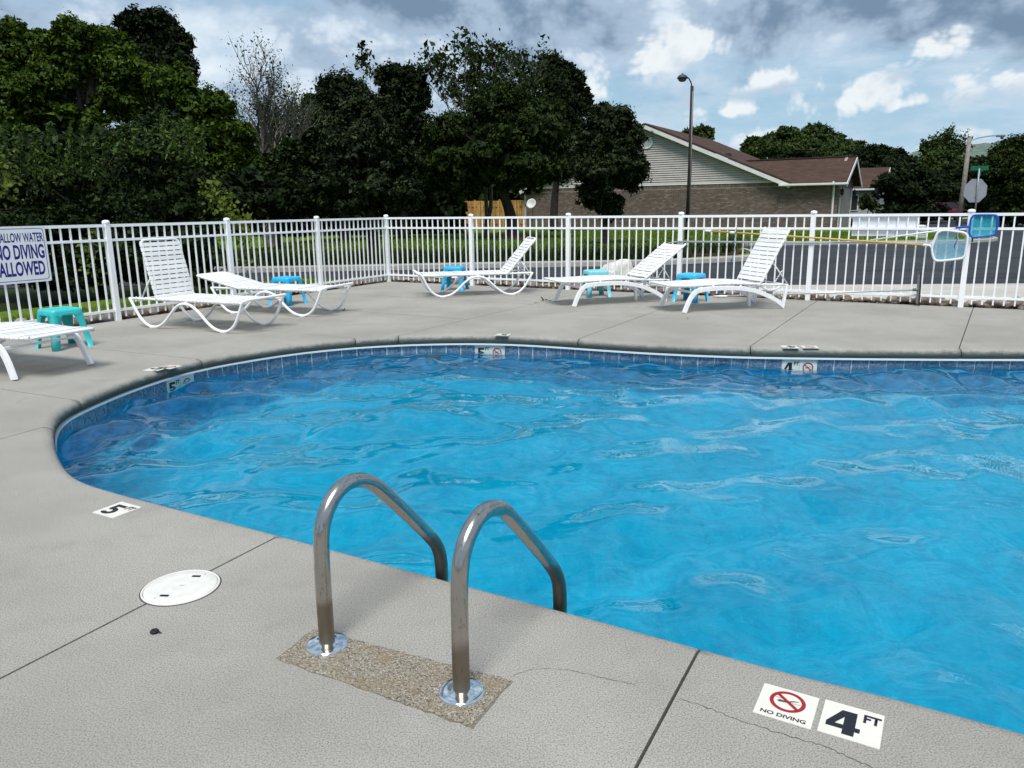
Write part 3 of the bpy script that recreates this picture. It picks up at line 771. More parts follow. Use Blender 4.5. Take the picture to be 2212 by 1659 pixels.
# ------------------------------------------------------------------ ladder
def steel():
    m, nt, b = new_mat('stainless_steel'); p = wpos(nt); z = nt.xyz(p)[2]
    n = nt.noise(nt.vm('MULTIPLY', p, (1, 1, .25)), 120, 4, .6); f = nt.noise(p, 14, 4, .6)
    low = nt.m('SUBTRACT', 1.0, nt.step(nt.m('ADD', z, nt.m('MULTIPLY', nt.m('SUBTRACT', f, .5), .06)), .13, .18))
    c = nt.mix(nt.m('MULTIPLY', low, .75), (.44, .42, .39), (.17, .13, .08))
    c = nt.mix(nt.m('MULTIPLY', nt.step(n, .56, .72), .55), c, (.13, .10, .07))
    nt.put(b.inputs['Base Color'], c); b.inputs['Metallic'].default_value = 1
    nt.put(b.inputs['Roughness'], nt.m('ADD', .16, nt.m('ADD', nt.m('MULTIPLY', f, .12), nt.m('MULTIPLY', low, .18)))); return m
STEEL = steel(); CHROME = pmat('chrome', (.80, .82, .83), .10, metal=1, var=.06, vscale=40, dirt=((.35, .34, .33), 50, .6, .4))
ladder = empty('pool_ladder', (0, 0, 0)); tag(ladder, 'stainless steel pool ladder with two looped handrails at the near edge', 'ladder')
LB = [Vector((-.570, 2.068, 0)), Vector((-.142, 1.842, 0))]; LB = [(LB[0] + LB[1]) / 2 - U30 * .242, (LB[0] + LB[1]) / 2 + U30 * .242]
_rp = [(0, -.06), (0, .10), (.001, .22), (.004, .31), (.014, .375), (.040, .425), (.083, .462), (.135, .476), (.19, .466), (.24, .440), (.30, .385), (.40, .284), (.50, .180), (.545, .130), (.575, .088), (.592, .040), (.597, -.02), (.598, -.2), (.598, -.7), (.598, -1.15)]
for b in LB:
    P = smooth_path([b + V30 * s_ + Vector((0, 0, z)) for s_, z in _rp], 5)
    MB().tube(P, .0235, 20).build('handrail', STEEL, ladder)
    MB().lathe([(.061, .004), (.0635, .007), (.0625, .010), (.058, .012), (.044, .0135), (.031, .0155), (.0245, .018)], b, 40).lathe([(.060, .0), (.063, .002), (.063, .006)], b, 40).build('flange', CHROME, ladder)
for zt in (-.42, -.70, -.98):
    a = LB[0] + V30 * .598; b = LB[1] + V30 * .598
    MB().box((a + b) / 2 + Vector((0, 0, zt)), (.48, .08, .03), math.atan2(U30.y, U30.x)).build('tread', pmat('tread_white', (.75, .76, .75), .5), ladder, bevel=.006)

# mortar patch round the ladder sockets
def agg():
    m, nt, b = new_mat('exposed_aggregate'); p = wpos(nt)
    v = nt.voro(p, 290, 'Color'); e = nt.voro(p, 290, 'Distance'); n = nt.noise(p, 12, 4, .6)
    c = nt.ramp(nt.xyz(v)[0], [(0, (.06, .05, .035)), (.16, (.15, .12, .08)), (.35, (.27, .235, .18)), (.75, (.33, .295, .235)), (.95, (.42, .39, .33)), (1, (.62, .6, .55))])
    c = nt.mix(nt.m('MULTIPLY', nt.step(n, .45, .7), .5), c, (.26, .19, .10)); c = nt.mix(nt.step(nt.noise(p, 260, 2), .58, .68), c, (.09, .07, .05))
    nt.put(b.inputs['Base Color'], c); b.inputs['Roughness'].default_value = .9; add_bump(nt, b, nt.m('ADD', e, nt.noise(p, 300, 3)), .8, .004); return m
_pc = [G(598, 1424), G(678, 1362), G(1104, 1471), G(1018, 1570)]; _o = []
_rp2 = random.Random(4)
for a, b in zip(_pc, _pc[1:] + _pc[:1]):
    L = (b - a).length; n = int(L / .02)
    for k in range(n):
        p = a.lerp(b, k / n); nr = Vector((-(b - a).y, (b - a).x, 0)).normalized(); p = p + nr * _rp2.uniform(-.003, .003); _o.append((p.x, p.y))
MB().prism(_o, -.01, .0025).build('mortar_patch', agg(), deck)
# dark rim where the patch meets the slab
_c = sum((Vector((p[0], p[1], 0)) for p in _o), Vector()) / len(_o)
_oo = [(_c.x + (p[0] - _c.x) * 1.012 + _rp2.uniform(-.003, .003), _c.y + (p[1] - _c.y) * 1.03 + _rp2.uniform(-.003, .003)) for p in _o]
MB().prism(_oo, -.01, .0010).build('patch_rim', pmat('patch_rim', (.17, .15, .12), .95, var=.4, vscale=60, coord='Generated'), deck)

# hairline cracks
def crack(pts, w, seed):
    rg = random.Random(seed); P = smooth_path([G(*q, .0) for q in pts], 8); m = MB(); v = []
    for i, p in enumerate(P):
        t = (P[min(i + 1, len(P) - 1)] - P[max(i - 1, 0)]).normalized(); n = Vector((-t.y, t.x, 0)); p = p + n * rg.uniform(-.004, .004); ww = w * rg.uniform(.3, 1.2)
        v += [p + n * ww + Vector((0, 0, .0012)), p - n * ww + Vector((0, 0, .0012))]
    m.add(v, [(2 * i, 2 * i + 1, 2 * i + 3, 2 * i + 2) for i in range(len(P) - 1)]); return m.build('crack', pmat('crack_dark', (.06, .055, .05), 1), deck)
crack([(1468, 1510), (1530, 1530), (1610, 1560), (1700, 1590), (1780, 1612), (1840, 1640), (1880, 1658), (1930, 1690)], .0011, 1)
crack([(1104, 1462), (1150, 1447), (1210, 1446), (1290, 1462), (1380, 1482)], .0006, 2)
crack([(34, 872), (52, 862), (58, 858)], .0015, 3)
# small litter on the deck
def rubber(px, py):
    p = G(px, py); r = tag(empty('rubber_grommet', p), 'small black rubber grommet lying on the near left deck', 'grommet')
    MB().lathe([(.004, .001), (.011, .001), (.014, .005), (.011, .010), (.006, .010), (.004, .006), (.004, .001)], (0, 0, 0), 16).build('body', pmat('rubber_black', (.012, .012, .013), .6), r)
    MB().tube([(.010, .003, .003), (.018, -.006, .003), (.024, -.004, .003)], .002, 6).build('tail', pmat('rubber_black', (.012, .012, .013), .6), r)
rubber(334, 1367)
LEAFL = pmat('dead_leaf', (.035, .03, .018), .8, var=.5, vscale=20)
def litter(px, py, size, label, n=5, seed=1):
    rg = random.Random(seed); p = G(px, py); m = MB()
    for _ in range(n):
        a = rg.uniform(0, 6.28); c = Vector((rg.uniform(-1, 1), rg.uniform(-1, 1), 0)) * size * .5; t = Vector((math.cos(a), math.sin(a), rg.uniform(0, .7))) * size * rg.uniform(.5, 1); w = Vector((-math.sin(a), math.cos(a), rg.uniform(-.3, .3))) * size * .18
        m.add([c + Vector((0, 0, .003)), c + t * .5 + w + Vector((0, 0, .004)), c + t + Vector((0, 0, .006)), c + t * .5 - w + Vector((0, 0, .004))], [(0, 1, 2, 3)])
    o = m.build('leaf_litter', LEAFL); o.location = p; tag(o, label, 'leaf')
litter(1178, 649, .075, 'dark dried leaf cluster on the joint left of the arched lounger', 9, 2); litter(1157, 655, .04, 'tiny leaf scrap on the joint beside the leaf cluster', 4, 3)
litter(745, 671, .05, 'dark leaf scrap at the foot of the flat lounger', 6, 4); litter(1486, 690, .035, 'leaf speck on the deck below the arched loungers', 3, 5)

# ------------------------------------------------------------------ loungers
def strap_mesh(w, half=.275, seed=0):
    pr = [(-half, -.020), (-half - .014, -.012), (-half - .018, .002), (-half - .010, .015), (-half + .01, .0185), (-half * .4, .014), (half * .4, .014), (half - .01, .0185), (half + .010, .015), (half + .018, .002), (half + .014, -.012), (half, -.020)]
    m = MB(); v = []
    for x in (-w / 2, w / 2): v += [(x, y, z) for y, z in pr]
    for x in (-w / 2, w / 2): v += [(x, y * .985, z - .003) for y, z in pr]
    n = len(pr); fs = []
    for k in range(n - 1): fs += [(k, n + k, n + k + 1, k + 1), (2 * n + k, 2 * n + k + 1, 3 * n + k + 1, 3 * n + k), (k, k + 1, 2 * n + k + 1, 2 * n + k), (n + k, 3 * n + k, 3 * n + k + 1, n + k + 1)]
    m.add(v, fs, True); me = m.mesh('strap'); me.materials.append(STRAP); me.set_sharp_from_angle(angle=R(40)); return me
STRAPA = strap_mesh(.046, .265); STRAPB = strap_mesh(.050, .275)
def straps(root, me, path, pitch, s0, s1):
    """straps along a profile path [(x, z)...]"""
    P = [Vector((x, 0, z)) for x, z in path]; cum = [0]
    for a, b in zip(P, P[1:]): cum.append(cum[-1] + (b - a).length)
    s_ = s0
    while s_ < min(s1, cum[-1] - .02):
        i = max(j for j in range(len(P) - 1) if cum[j] <= s_); t = (P[i + 1] - P[i]).normalized(); p = P[i] + t * (s_ - cum[i])
        o = link('strap', me, root, p); o.rotation_euler = (0, -math.atan2(t.z, t.x) + _rr.uniform(-.02, .02), _rr.uniform(-.008, .008)); o.scale = (_rr.uniform(.93, 1.05), 1, _rr.uniform(.8, 1.05)); s_ += pitch
def lounger_wave(loc, rz, back, label):
    """curved tube lounger; local x runs from head pad (0) to foot pad (1.23)"""
    root = empty('sun_lounger', loc, rz); tag(root, label, 'sun lounger', 'white strap loungers on the deck')
    prof = [(-.26, .335), (-.20, .235), (-.13, .125), (-.04, .045), (.06, .014), (.16, .024), (.27, .085), (.37, .175), (.47, .258), (.55, .290), (.63, .292), (.71, .268), (.80, .205), (.90, .110), (1.0, .042), (1.12, .013), (1.21, .030), (1.29, .085), (1.35, .17), (1.395, .26), (1.43, .325), (1.46, .352)]
    W2 = .315
    near = [(x, -W2, z) for x, z in prof]; cross = [(1.49, -W2 + .02, .366), (1.50, -W2 + .09, .368), (1.50, 0, .368), (1.50, W2 - .09, .368), (1.49, W2 - .02, .366)]
    P = smooth_path(near + cross + [(x, W2, z) for x, z in reversed(prof)], 4)
    MB().tube(P, .0165, 10).build('leg_frame', WFRAME, root)
    f = MB()
    for y in (-.262, .262): f.tube([(-.255, y * 1.14, .328), (-.1, y, .322), (1.38, y, .322), (1.47, y, .345)], .0135, 8)
    f.tube([(.58, -.30, .305), (.58, .30, .305)], .011, 8); f.tube([(-.20, -.29, .30), (-.20, .29, .30)], .011, 8); f.build('seat_frame', WFRAME, root)
    for x in (0.06, 1.13):
        for y in (-W2, W2): MB().prism([(x - .032, y - .022), (x + .032, y - .022), (x + .032, y + .022), (x - .032, y + .022)], 0, .022).build('foot_pad', WFRAME, root, bevel=.004)
    hx, hz = .12, .325; c, s_ = math.cos(back), math.sin(back); L = .68
    Bp = lambda t, y, o=0: (hx - c * t - s_ * o, y, hz + s_ * t - c * o)
    bf = [Bp(0, -.262), Bp(L - .08, -.262), Bp(L - .025, -.248), Bp(L, -.20), Bp(L, 0), Bp(L, .20), Bp(L - .025, .248), Bp(L - .08, .262), Bp(0, .262)]
    MB().tube(smooth_path(bf, 5), .0135, 10).build('back_frame', WFRAME, root)
    # prop struts behind the back
    if back > .4:
        m = MB(); q = Bp(L * .42, 0); bx = max(-.36, hx - c * L * .42 - .22 * s_)
        for y in (-.235, .235): m.tube([(q[0], y, q[2]), (bx, y, .318)], .009, 8)
        m.tube([(bx, -.27, .318), (bx, .27, .318)], .009, 8); m.build('prop', WFRAME, root)
        n = MB()
        for y in (-.262, .262):
            for k in range(4): n.bar((-.05 - .05 * k, y, .318), (-.065 - .05 * k, y, .345), .008)
        n.build('ratchet', WFRAME, root)
    straps(root, STRAPA, [(hx + .02, hz), (1.44, hz)], .0545, .03, 1.33)
    straps(root, STRAPA, [(Bp(0, 0)[0], Bp(0, 0)[2]), (Bp(L, 0)[0], Bp(L, 0)[2])][::-1], .0545, .055, L - .02)
    return root
def lounger_arch(loc, rz, back, label):
    """arched bar lounger; local x runs from the front leg (0) to the rear leg (1.38)"""
    root = empty('sun_lounger', loc, rz); tag(root, label, 'sun lounger', 'white strap loungers on the deck'); W2 = .325
    arch = smooth_path([(x, 0, z) for x, z in ((0.0, 0), (.03, .075), (.075, .165), (.135, .242), (.22, .276), (.42, .288), (.62, .287), (.80, .272), (.98, .235), (1.14, .175), (1.28, .105), (1.385, .03))], 4)
    for sg in (-1, 1):
        m = MB(); v = []; n = len(arch)
        for i, p in enumerate(arch):
            t = (arch[min(i + 1, n - 1)] - arch[max(i - 1, 0)]).normalized(); nz = Vector((-t.z, 0, t.x)); h = .027
            yo = sg * (W2 + .05 * max(0, .2 - p.z))
            v += [p + nz * h + Vector((0, yo - .016, 0)), p + nz * h + Vector((0, yo + .016, 0)), p - nz * h + Vector((0, yo + .016, 0)), p - nz * h + Vector((0, yo - .016, 0))]
        v = [Vector((q.x, q.y, max(q.z, .001))) for q in v]
        m.add(v, [(i * 4 + k, i * 4 + (k + 1) % 4, (i + 1) * 4 + (k + 1) % 4, (i + 1) * 4 + k) for i in range(n - 1) for k in range(4)] + [(3, 2, 1, 0), tuple((n - 1) * 4 + k for k in range(4))])
        m.build('arched_leg', WFRAME, root, bevel=.003, seg=1)
        MB().bar((1.375, sg * (W2 + .006), .001), (1.425, sg * (W2 - .01), .285), .028, .042, Vector((0, 1, 0))).build('rear_leg', WFRAME, root, bevel=.003, seg=1)
    sp = [(-.17, .338), (-.10, .332), (.05, .326), (.3, .330), (.6, .338), (.85, .330), (1.06, .312)]
    f = MB()
    for y in (-.272, .272): f.tube(smooth_path([(x, y, z) for x, z in sp] + [(1.40, y, .295)], 3), .014, 8)
    f.tube([(-.175, -.272, .338), (-.19, -.24, .34), (-.19, .24, .34), (-.175, .272, .338)], .014, 8)
    f.build('seat_frame', WFRAME, root)
    b = MB()
    for x, z in ((.12, .245), (.62, .290), (1.12, .19)): b.bar((x, -W2, z), (x, W2, z), .025, .02)
    for y in (-W2 + .02, W2 - .02):
        for x, z in ((.40, .30), (.78, .285)): b.bar((x, y, z), (x + .02, y * .84, z + .03), .02)
    b.build('cross_bar', WFRAME, root)
    MB().bar((1.08, 0, .20), (1.10, 0, .001), .035).build('centre_leg', WFRAME, root, bevel=.003, seg=1)
    hx, hz = 1.07, .315; c, s_ = math.cos(back), math.sin(back); L = .74
    Bp = lambda t, y, o=0: (hx + c * t + s_ * o, y, hz + s_ * t - c * o)
    MB().tube(smooth_path([Bp(-.02, -.272), Bp(L - .02, -.272), Bp(L, -.25), Bp(L, 0), Bp(L, .25), Bp(L - .02, .272), Bp(-.02, .272)], 5), .014, 10).build('back_frame', WFRAME, root)
    m = MB(); q = Bp(L * .45, 0)
    for y in (-.235, .235): m.tube([(q[0], y, q[2]), (min(1.50, q[0] + .26), y, .30)], .009, 8)
    m.tube(smooth_path([(1.12, -.20, .29), (1.22, -.21, .225), (1.34, -.215, .235), (1.43, -.22, .30)], 5), .012, 8).tube(smooth_path([(1.12, .20, .29), (1.22, .21, .225), (1.34, .215, .235), (1.43, .22, .30)], 5), .012, 8)
    m.tube([(1.46, -.29, .292), (1.46, .29, .292)], .010, 8); m.build('prop', WFRAME, root)
    n = MB()
    for y in (-.235, .235):
        for k in range(5): z_ = .45 + .03 * k; n.bar((1.30 + .02 * k, y, z_ - .12), (1.325 + .02 * k, y, z_ - .10), .008)
    n.build('ratchet', WFRAME, root)
    straps(root, STRAPB, sp, .0595, .02, 1.22); straps(root, STRAPB, [(Bp(.03, 0)[0], Bp(.03, 0)[2]), (Bp(L, 0)[0], Bp(L, 0)[2])], .0595, .03, L - .03)
    return root
def mid(a, b): return ((a[0] + b[0]) / 2, (a[1] + b[1]) / 2)
def frm(p0, p1, x0=0.06, x1=1.13):
    d = Vector((p1[0] - p0[0], p1[1] - p0[1], 0)); a = math.atan2(d.y, d.x); m_ = Vector((*mid(p0, p1), 0)) - d.normalized() * ((x0 + x1) / 2); return m_, a
_l, _a = frm(mid((-4.17, 8.73), (-3.92, 9.32)), mid((-3.06, 8.19), (-2.79, 8.83))); lounger_wave(_l, _a, R(76), 'white wave legged lounger with its back nearly upright, near the left fence')
_l, _a = frm(mid((-3.70, 9.94), (-3.43, 10.49)), mid((-2.53, 9.48), (-2.28, 10.05))); lounger_wave(_l, _a, R(13), 'white wave legged lounger lying nearly flat, behind the upright one')
_l, _a = frm(mid((.12, 11.73), (-.08, 12.30)), mid((-1.06, 11.47), (-1.24, 12.03))); lounger_wave(_l, _a, R(49), 'white wave legged lounger with half raised back, by the middle of the far fence')
_f = Vector((*mid((.60, 10.74), (.85, 10.17)), 0)); lounger_arch(_f, R(19), R(36), 'white arched lounger with low reclined back, in front of the pale cyan stool')
_f = Vector((*mid((1.96, 10.02), (2.13, 9.39)), 0)); lounger_arch(_f, R(14.5), R(61), 'white arched lounger with high raised back, rightmost by the far fence')
_f = Vector((*mid((-3.65, 6.55), (-3.94, 5.92)), 0)); lounger_arch(_f, math.atan2(.42, -.905), R(40), 'white arched lounger cut off by the left edge of the picture')

# ------------------------------------------------------------------ plastic stools
def stool_parts(material):
    parts = []; H = .385; T = .150; B = .190
    def rr(h, r, n=5, z=0):   # rounded square
        o = []
        for cx, cy, a0 in ((1, 1, 0), (-1, 1, 90), (-1, -1, 180), (1, -1, 270)):
            for k in range(n + 1): a = R(a0 + 90 * k / n); o.append((cx * (h - r) + r * math.cos(a), cy * (h - r) + r * math.sin(a), z))
        return o
    m = MB(); rings = [rr(T + .004, .045, z=H - .055), rr(T + .003, .045, z=H - .022), rr(T - .002, .044, z=H - .006), rr(T - .012, .040, z=H), rr(T - .028, .03, z=H - .001), rr(T - .034, .028, z=H - .005)]
    n = len(rings[0]); v = [p for r_ in rings for p in r_]
    m.add(v, [(i * n + k, i * n + (k + 1) % n, (i + 1) * n + (k + 1) % n, (i + 1) * n + k) for i in range(len(rings) - 1) for k in range(n)], True)
    m.f.append(tuple((len(rings) - 1) * n + k for k in range(n))); m.sm.append(False); parts.append(('top', m))
    for sx, sy in ((1, 1), (-1, 1), (-1, -1), (1, -1)):
        m = MB(); v = []; zs = [(H - .04, 0), (H - .09, .004), (H - .13, .008), (H - .2, .016), (.12, .027), (.0, .042)]
        for z, o in zs:
            t = (H - z) / H; w = .110 - .046 * min(1, t * 2.1) if t < .45 else .0645 - .012 * (t - .45); e = T + o; th = .007
            # L section: along x then along y, rounded corner
            v += [(sx * (e - w), sy * e, z), (sx * (e - .018), sy * e, z), (sx * (e - .005), sy * (e - .005), z), (sx * e, sy * (e - .018), z), (sx * e, sy * (e - w), z),
                  (sx * (e - th), sy * (e - w), z), (sx * (e - th - .008), sy * (e - .02), z), (sx * (e - .02), sy * (e - th - .008), z), (sx * (e - w), sy * (e - th), z)]
        k = 9; fs = [(i * k + j, i * k + (j + 1) % k, (i + 1) * k + (j + 1) % k, (i + 1) * k + j) for i in range(len(zs) - 1) for j in range(k)]
        if sx * sy < 0: fs = [tuple(reversed(f)) for f in fs]
        m.add(v, fs, True); m.f.append(tuple(len(zs) * k - k + j for j in range(k))); m.sm.append(False); parts.append(('leg', m))
    for a in range(4):
        m = MB(); v = []; N = 8
        for i in range(N + 1):
            x = -T + .06 + (2 * T - .12) * i / N; arch = .075 - .035 * math.sin(math.pi * i / N) ** .6
            for z, y in ((H - .03, T + .003), (H - arch, T + .006), (H - arch, T - .001), (H - .03, T - .004)): v.append((x * math.cos(a * math.pi / 2) - y * math.sin(a * math.pi / 2), x * math.sin(a * math.pi / 2) + y * math.cos(a * math.pi / 2), z))
        m.add(v, [(i * 4 + j, i * 4 + (j + 1) % 4, (i + 1) * 4 + (j + 1) % 4, (i + 1) * 4 + j) for i in range(N) for j in range(4)]); parts.append(('apron', m))
    return parts
STOOLS = {}
def stool(pts, col, label):
    c = Vector((sum(p[0] for p in pts) / 4, sum(p[1] for p in pts) / 4, 0)); e = Vector((pts[1][0] - pts[0][0], pts[1][1] - pts[0][1]))
    m_ = pmat('plastic_' + col[0], col[1], .38, spec=.45, var=.05, vscale=9)
    root = empty('plastic_stool', c, math.atan2(e.y, e.x)); tag(root, label, 'stool', 'small plastic stools between the loungers')
    for nm, mb in stool_parts(m_): mb.build(nm, m_, root)
TEAL = ('teal', (.035, .50, .50)); BLUE = ('blue', (.025, .42, .74)); CYAN = ('cyan', (.20, .60, .68)); BLUE2 = ('azure', (.05, .46, .76))
stool([(-4.35, 7.22), (-4.14, 7.54), (-4.49, 7.75), (-4.68, 7.40)], TEAL, 'teal green plastic stool beside the cut off left lounger')
stool([(-3.07, 10.67), (-2.92, 10.99), (-3.26, 11.07), (-3.41, 10.77)], BLUE, 'blue plastic stool behind the flat lounger')
stool([(-1.12, 12.41), (-.74, 12.33), (-.70, 12.68), (-1.08, 12.75)], BLUE, 'blue plastic stool behind the foot of the half raised lounger')
stool([(1.11, 11.16), (1.49, 11.26), (1.39, 11.6), (1.02, 11.52)], CYAN, 'pale cyan plastic stool behind the low reclined arched lounger')
stool([(2.51, 10.35), (2.74, 10.6), (2.47, 10.84), (2.22, 10.6)], BLUE2, 'azure plastic stool between the two arched loungers')

# ------------------------------------------------------------------ signs on the fence
SIGNM = pmat('sign_white', (.80, .81, .83), .35, var=.02, vscale=3)
def rrect(w, h, r, n=6):
    o = []
    for cx, cy, a0 in ((1, 1, 0), (-1, 1, 90), (-1, -1, 180), (1, -1, 270)):
        for k in range(n + 1): a = R(a0 + 90 * k / n); o.append((cx * (w / 2 - r) + r * math.cos(a), cy * (h / 2 - r) + r * math.sin(a)))
    return o
sg = empty('warning_sign'); tag(sg, 'white sign reading SHALLOW WATER NO DIVING ALLOWED on the left fence', 'sign')
SW_, SH_ = .605, .605
MB().prism(rrect(SW_, SH_, .02), 0, .004).build('panel', SIGNM, sg)
_a = rrect(SW_ - .045, SH_ - .045, .035); _b = rrect(SW_ - .058, SH_ - .058, .030); n = len(_a)
MB().add([(x, y, .0046) for x, y in _a + _b], [(k, (k + 1) % n, n + (k + 1) % n, n + k) for k in range(n)]).build('border', pmat('print_blue', (.015, .06, .33), .4), sg)
letters('SHALLOW WATER', .135, sg, 0, .178, .0046, NAVYP, .0030, 1, fit=.535); letters('NO DIVING', .205, sg, 0, .022, .0046, NAVYP, .0062, 1, fit=.52); letters('ALLOWED', .205, sg, 0, -.158, .0046, NAVYP, .0062, 1, fit=.495)
for x in (-SW_ / 2 + .016, SW_ / 2 - .016):
    for y in (-SH_ / 2 + .018, SH_ / 2 - .018): MB().lathe([(.006, .004), (.005, .007), (0, .008)], (x, y, 0), 10).build('bolt', CHROME, sg)
_o = FC + FL * (6.248 + SW_ / 2) + inward(FL) * .022 + Vector((0, 0, .857)); place(sg, _o, -FL, Vector((0, 0, 1)))
bs = empty('blank_sign'); tag(bs, 'blank white sign back seen through the pickets of the right fence', 'sign')
MB().box((0, 0, 0), (.785, .285, .004)).build('panel', pmat('sign_back', (.78, .80, .84), .45, var=.04, vscale=6), bs)
for x in (-.36, -.12, .12, .36):
    for y in (-.12, .085): MB().lathe([(.006, .002), (.005, .006), (0, .007)], (x, y, 0), 10).build('bolt', CHROME, bs)
place(bs, FC + FR * 8.2 - inward(FR) * .022 + Vector((0, 0, 1.018)), FR, Vector((0, 0, 1)))

# ------------------------------------------------------------------ pool tools on the right fence
INR = inward(FR)
def FP(s_, z, o=.05): return FC + FR * s_ + INR * o + Vector((0, 0, z))
YEL = pmat('pole_yellow', (.55, .38, .10), .4, var=.12, vscale=25); WPL = pmat('white_plastic', (.78, .80, .80), .4, var=.03); GREYP = pmat('pole_grey', (.55, .56, .57), .35, metal=.4, var=.1, vscale=20)
BLUEF = pmat('frame_blue', (.012, .09, .46), .35); ROPEB = pmat('rope_blue', (.02, .12, .30), .8)
def mesh_mat(name, col, dens):
    m, nt, b = new_mat(name); tc = nt.n.new('ShaderNodeTexCoord'); v = tc.outputs['Object']
    tr = nt.n.new('ShaderNodeBsdfTransparent'); mx = nt.n.new('ShaderNodeMixShader'); out = nt.n['Material Output']
    n = nt.noise(v, 30, 4, .7)
    nt.put(b.inputs['Base Color'], nt.mix(n, tuple(q * .7 for q in col), col)); b.inputs['Roughness'].default_value = .6
    nt.put(mx.inputs[0], nt.m('ADD', dens - .12, nt.m('MULTIPLY', n, .24))); nt.l.new(tr.outputs[0], mx.inputs[1]); nt.l.new(b.outputs[0], mx.inputs[2]); nt.l.new(mx.outputs[0], out.inputs[0]); return m
def net(name, pts, o, framecol, meshmat, label, fr, sag=.05, skip=None):
    root = empty(name); tag(root, label, 'pool net'); P = smooth_path([FP(s_, z, o) for s_, z in pts], 5, True)
    MB().tube(P + [P[0], P[1]], fr, 8, False).build('frame', framecol, root)
    c = sum(P, Vector()) / len(P); m = MB(); n = len(P); v = []
    for t, dp in ((1, 0), (.8, .6), (.5, .9), (.2, 1.0)): v += [c + (p - c) * t + INR * (-sag * dp * .5) for p in P]
    v.append(c - INR * sag * .5)
    fs = [(i * n + k, i * n + (k + 1) % n, (i + 1) * n + (k + 1) % n, (i + 1) * n + k) for i in range(3) for k in range(n)] + [(3 * n + k, 3 * n + (k + 1) % n, 4 * n) for k in range(n)]
    if skip:
        fs = [f for f in fs if not skip(sum((v[i] for i in f), Vector()) / len(f))]
    m.add(v, fs, True).build('netting', meshmat, root); return root
NETW = mesh_mat('netting_pale', (.26, .55, .70), .60); NETB = mesh_mat('netting_blue', (.02, .52, .68), .6)
_hole_c = FP(9.06, .86, .09)
n1 = net('leaf_net', [(8.765, .735), (8.778, .80), (8.80, .90), (8.83, .937), (8.88, .952), (9.00, .942), (9.09, .926), (9.126, .90), (9.14, .85), (9.136, .70), (9.125, .64), (9.09, .612), (8.98, .592), (8.86, .578), (8.81, .593), (8.785, .64)], .09, WPL, NETW, 'white framed leaf net with torn pale blue mesh on a yellow pole', .014,
         skip=lambda c: ((c - _hole_c).dot(FR) / .055) ** 2 + ((c.z - _hole_c.z) / .060) ** 2 < 1)
MB().tube([FP(5.90, .938, .055), FP(8.70, .770, .085)], .0125, 12).build('pole', YEL, n1); MB().tube([FP(5.865, .940, .055), FP(5.96, .934, .056)], .0155, 12).build('end_cap', WPL, n1)
MB().tube([FP(6.225, .918, .058), FP(6.29, .914, .058)], [.017, .019], 12).build('collar', WPL, n1); MB().tube(smooth_path([FP(8.66, .772, .085), FP(8.73, .767, .087), FP(8.775, .73, .09)], 4), [.015] * 4 + [.012] * 5, 10).tube(smooth_path([FP(8.66, .772, .085), FP(8.74, .775, .087), FP(8.785, .84, .09)], 4), .012, 10).build('yoke', WPL, n1)
n2 = net('skimmer_net', [(9.150, .96), (9.150, 1.07), (9.163, 1.115), (9.20, 1.136), (9.38, 1.136), (9.418, 1.12), (9.433, 1.08), (9.431, .94), (9.417, .905), (9.37, .890), (9.22, .871), (9.172, .884), (9.154, .92)], .075, BLUEF, NETB, 'blue framed flat skimmer net with teal mesh hung on the right fence post', .012, .03)
MB().tube([FP(8.045, .825, .045), FP(9.03, .985, .06)], .0095, 10).build('pole', WPL, n2); MB().tube(smooth_path([FP(9.0, .984, .06), FP(9.08, .992, .068), FP(9.152, 1.0, .075)], 4), [.014] * 8 + [.02], 10).build('handle', BLUEF, n2)
vp = empty('vacuum_pole'); tag(vp, 'long grey horizontal vacuum pole with a bent hose end, tied along the right fence', 'pole')
MB().tube([FP(5.47, .781, .045), FP(9.04, .794, .05)], .0135, 12).build('pole', GREYP, vp); MB().tube(smooth_path([FP(5.50, .783, .045), FP(5.36, .765, .05), FP(5.24, .72, .055), FP(5.14, .64, .06), FP(5.08, .56, .065)], 5), .007, 8).build('hose', GREYP, vp)
def rope(pts, label):
    r = empty('rope_tie'); tag(r, label, 'rope'); P = smooth_path([FP(*q) for q in pts], 4); MB().tube(P, .0045, 6).build('cord', ROPEB, r)
    MB().tube([FP(pts[-2][0], pts[-2][1] + .012, pts[-2][2]), FP(pts[-2][0] + .012, pts[-2][1], pts[-2][2]), FP(pts[-2][0] - .01, pts[-2][1] - .012, pts[-2][2])], .008, 6).build('knot', ROPEB, r)
rope([(6.31, .985, .035), (6.318, .94, .085), (6.30, .87, .06), (6.29, .79, .075), (6.305, .70, .04), (6.28, .62, .03), (6.27, .55, .035), (6.262, .53, .045), (6.268, .49, .03)], 'blue rope tying the poles at the left end of the yellow pole')
rope([(9.04, .985, .07), (9.045, .92, .06), (9.03, .84, .075), (9.01, .77, .07), (9.015, .68, .05), (9.005, .58, .04), (9.0, .52, .04), (8.998, .47, .035)], 'blue rope hanging through the torn leaf net')
sq = empty('floor_squeegee'); tag(sq, 'grey squeegee with black rubber head leaning along the foot of the right fence', 'squeegee')
RUB = pmat('rubber_black', (.012, .012, .013), .6)
MB().tube([FP(6.09, .014, .16), FP(8.655, .205, .07)], .0125, 12).build('pole', GREYP, sq); MB().tube([FP(6.06, .0135, .16), FP(6.26, .026, .155)], .0155, 12).build('grip', WPL, sq)
MB().bar(FP(8.69, .004, .10), FP(8.675, .425, .05), .016, .035, INR).build('blade', RUB, sq, bevel=.003); MB().bar(FP(8.665, .03, .10), FP(8.652, .40, .055), .03, .014, INR).build('blade_holder', pmat('holder_grey', (.16, .17, .18), .5, metal=.4), sq, bevel=.003)
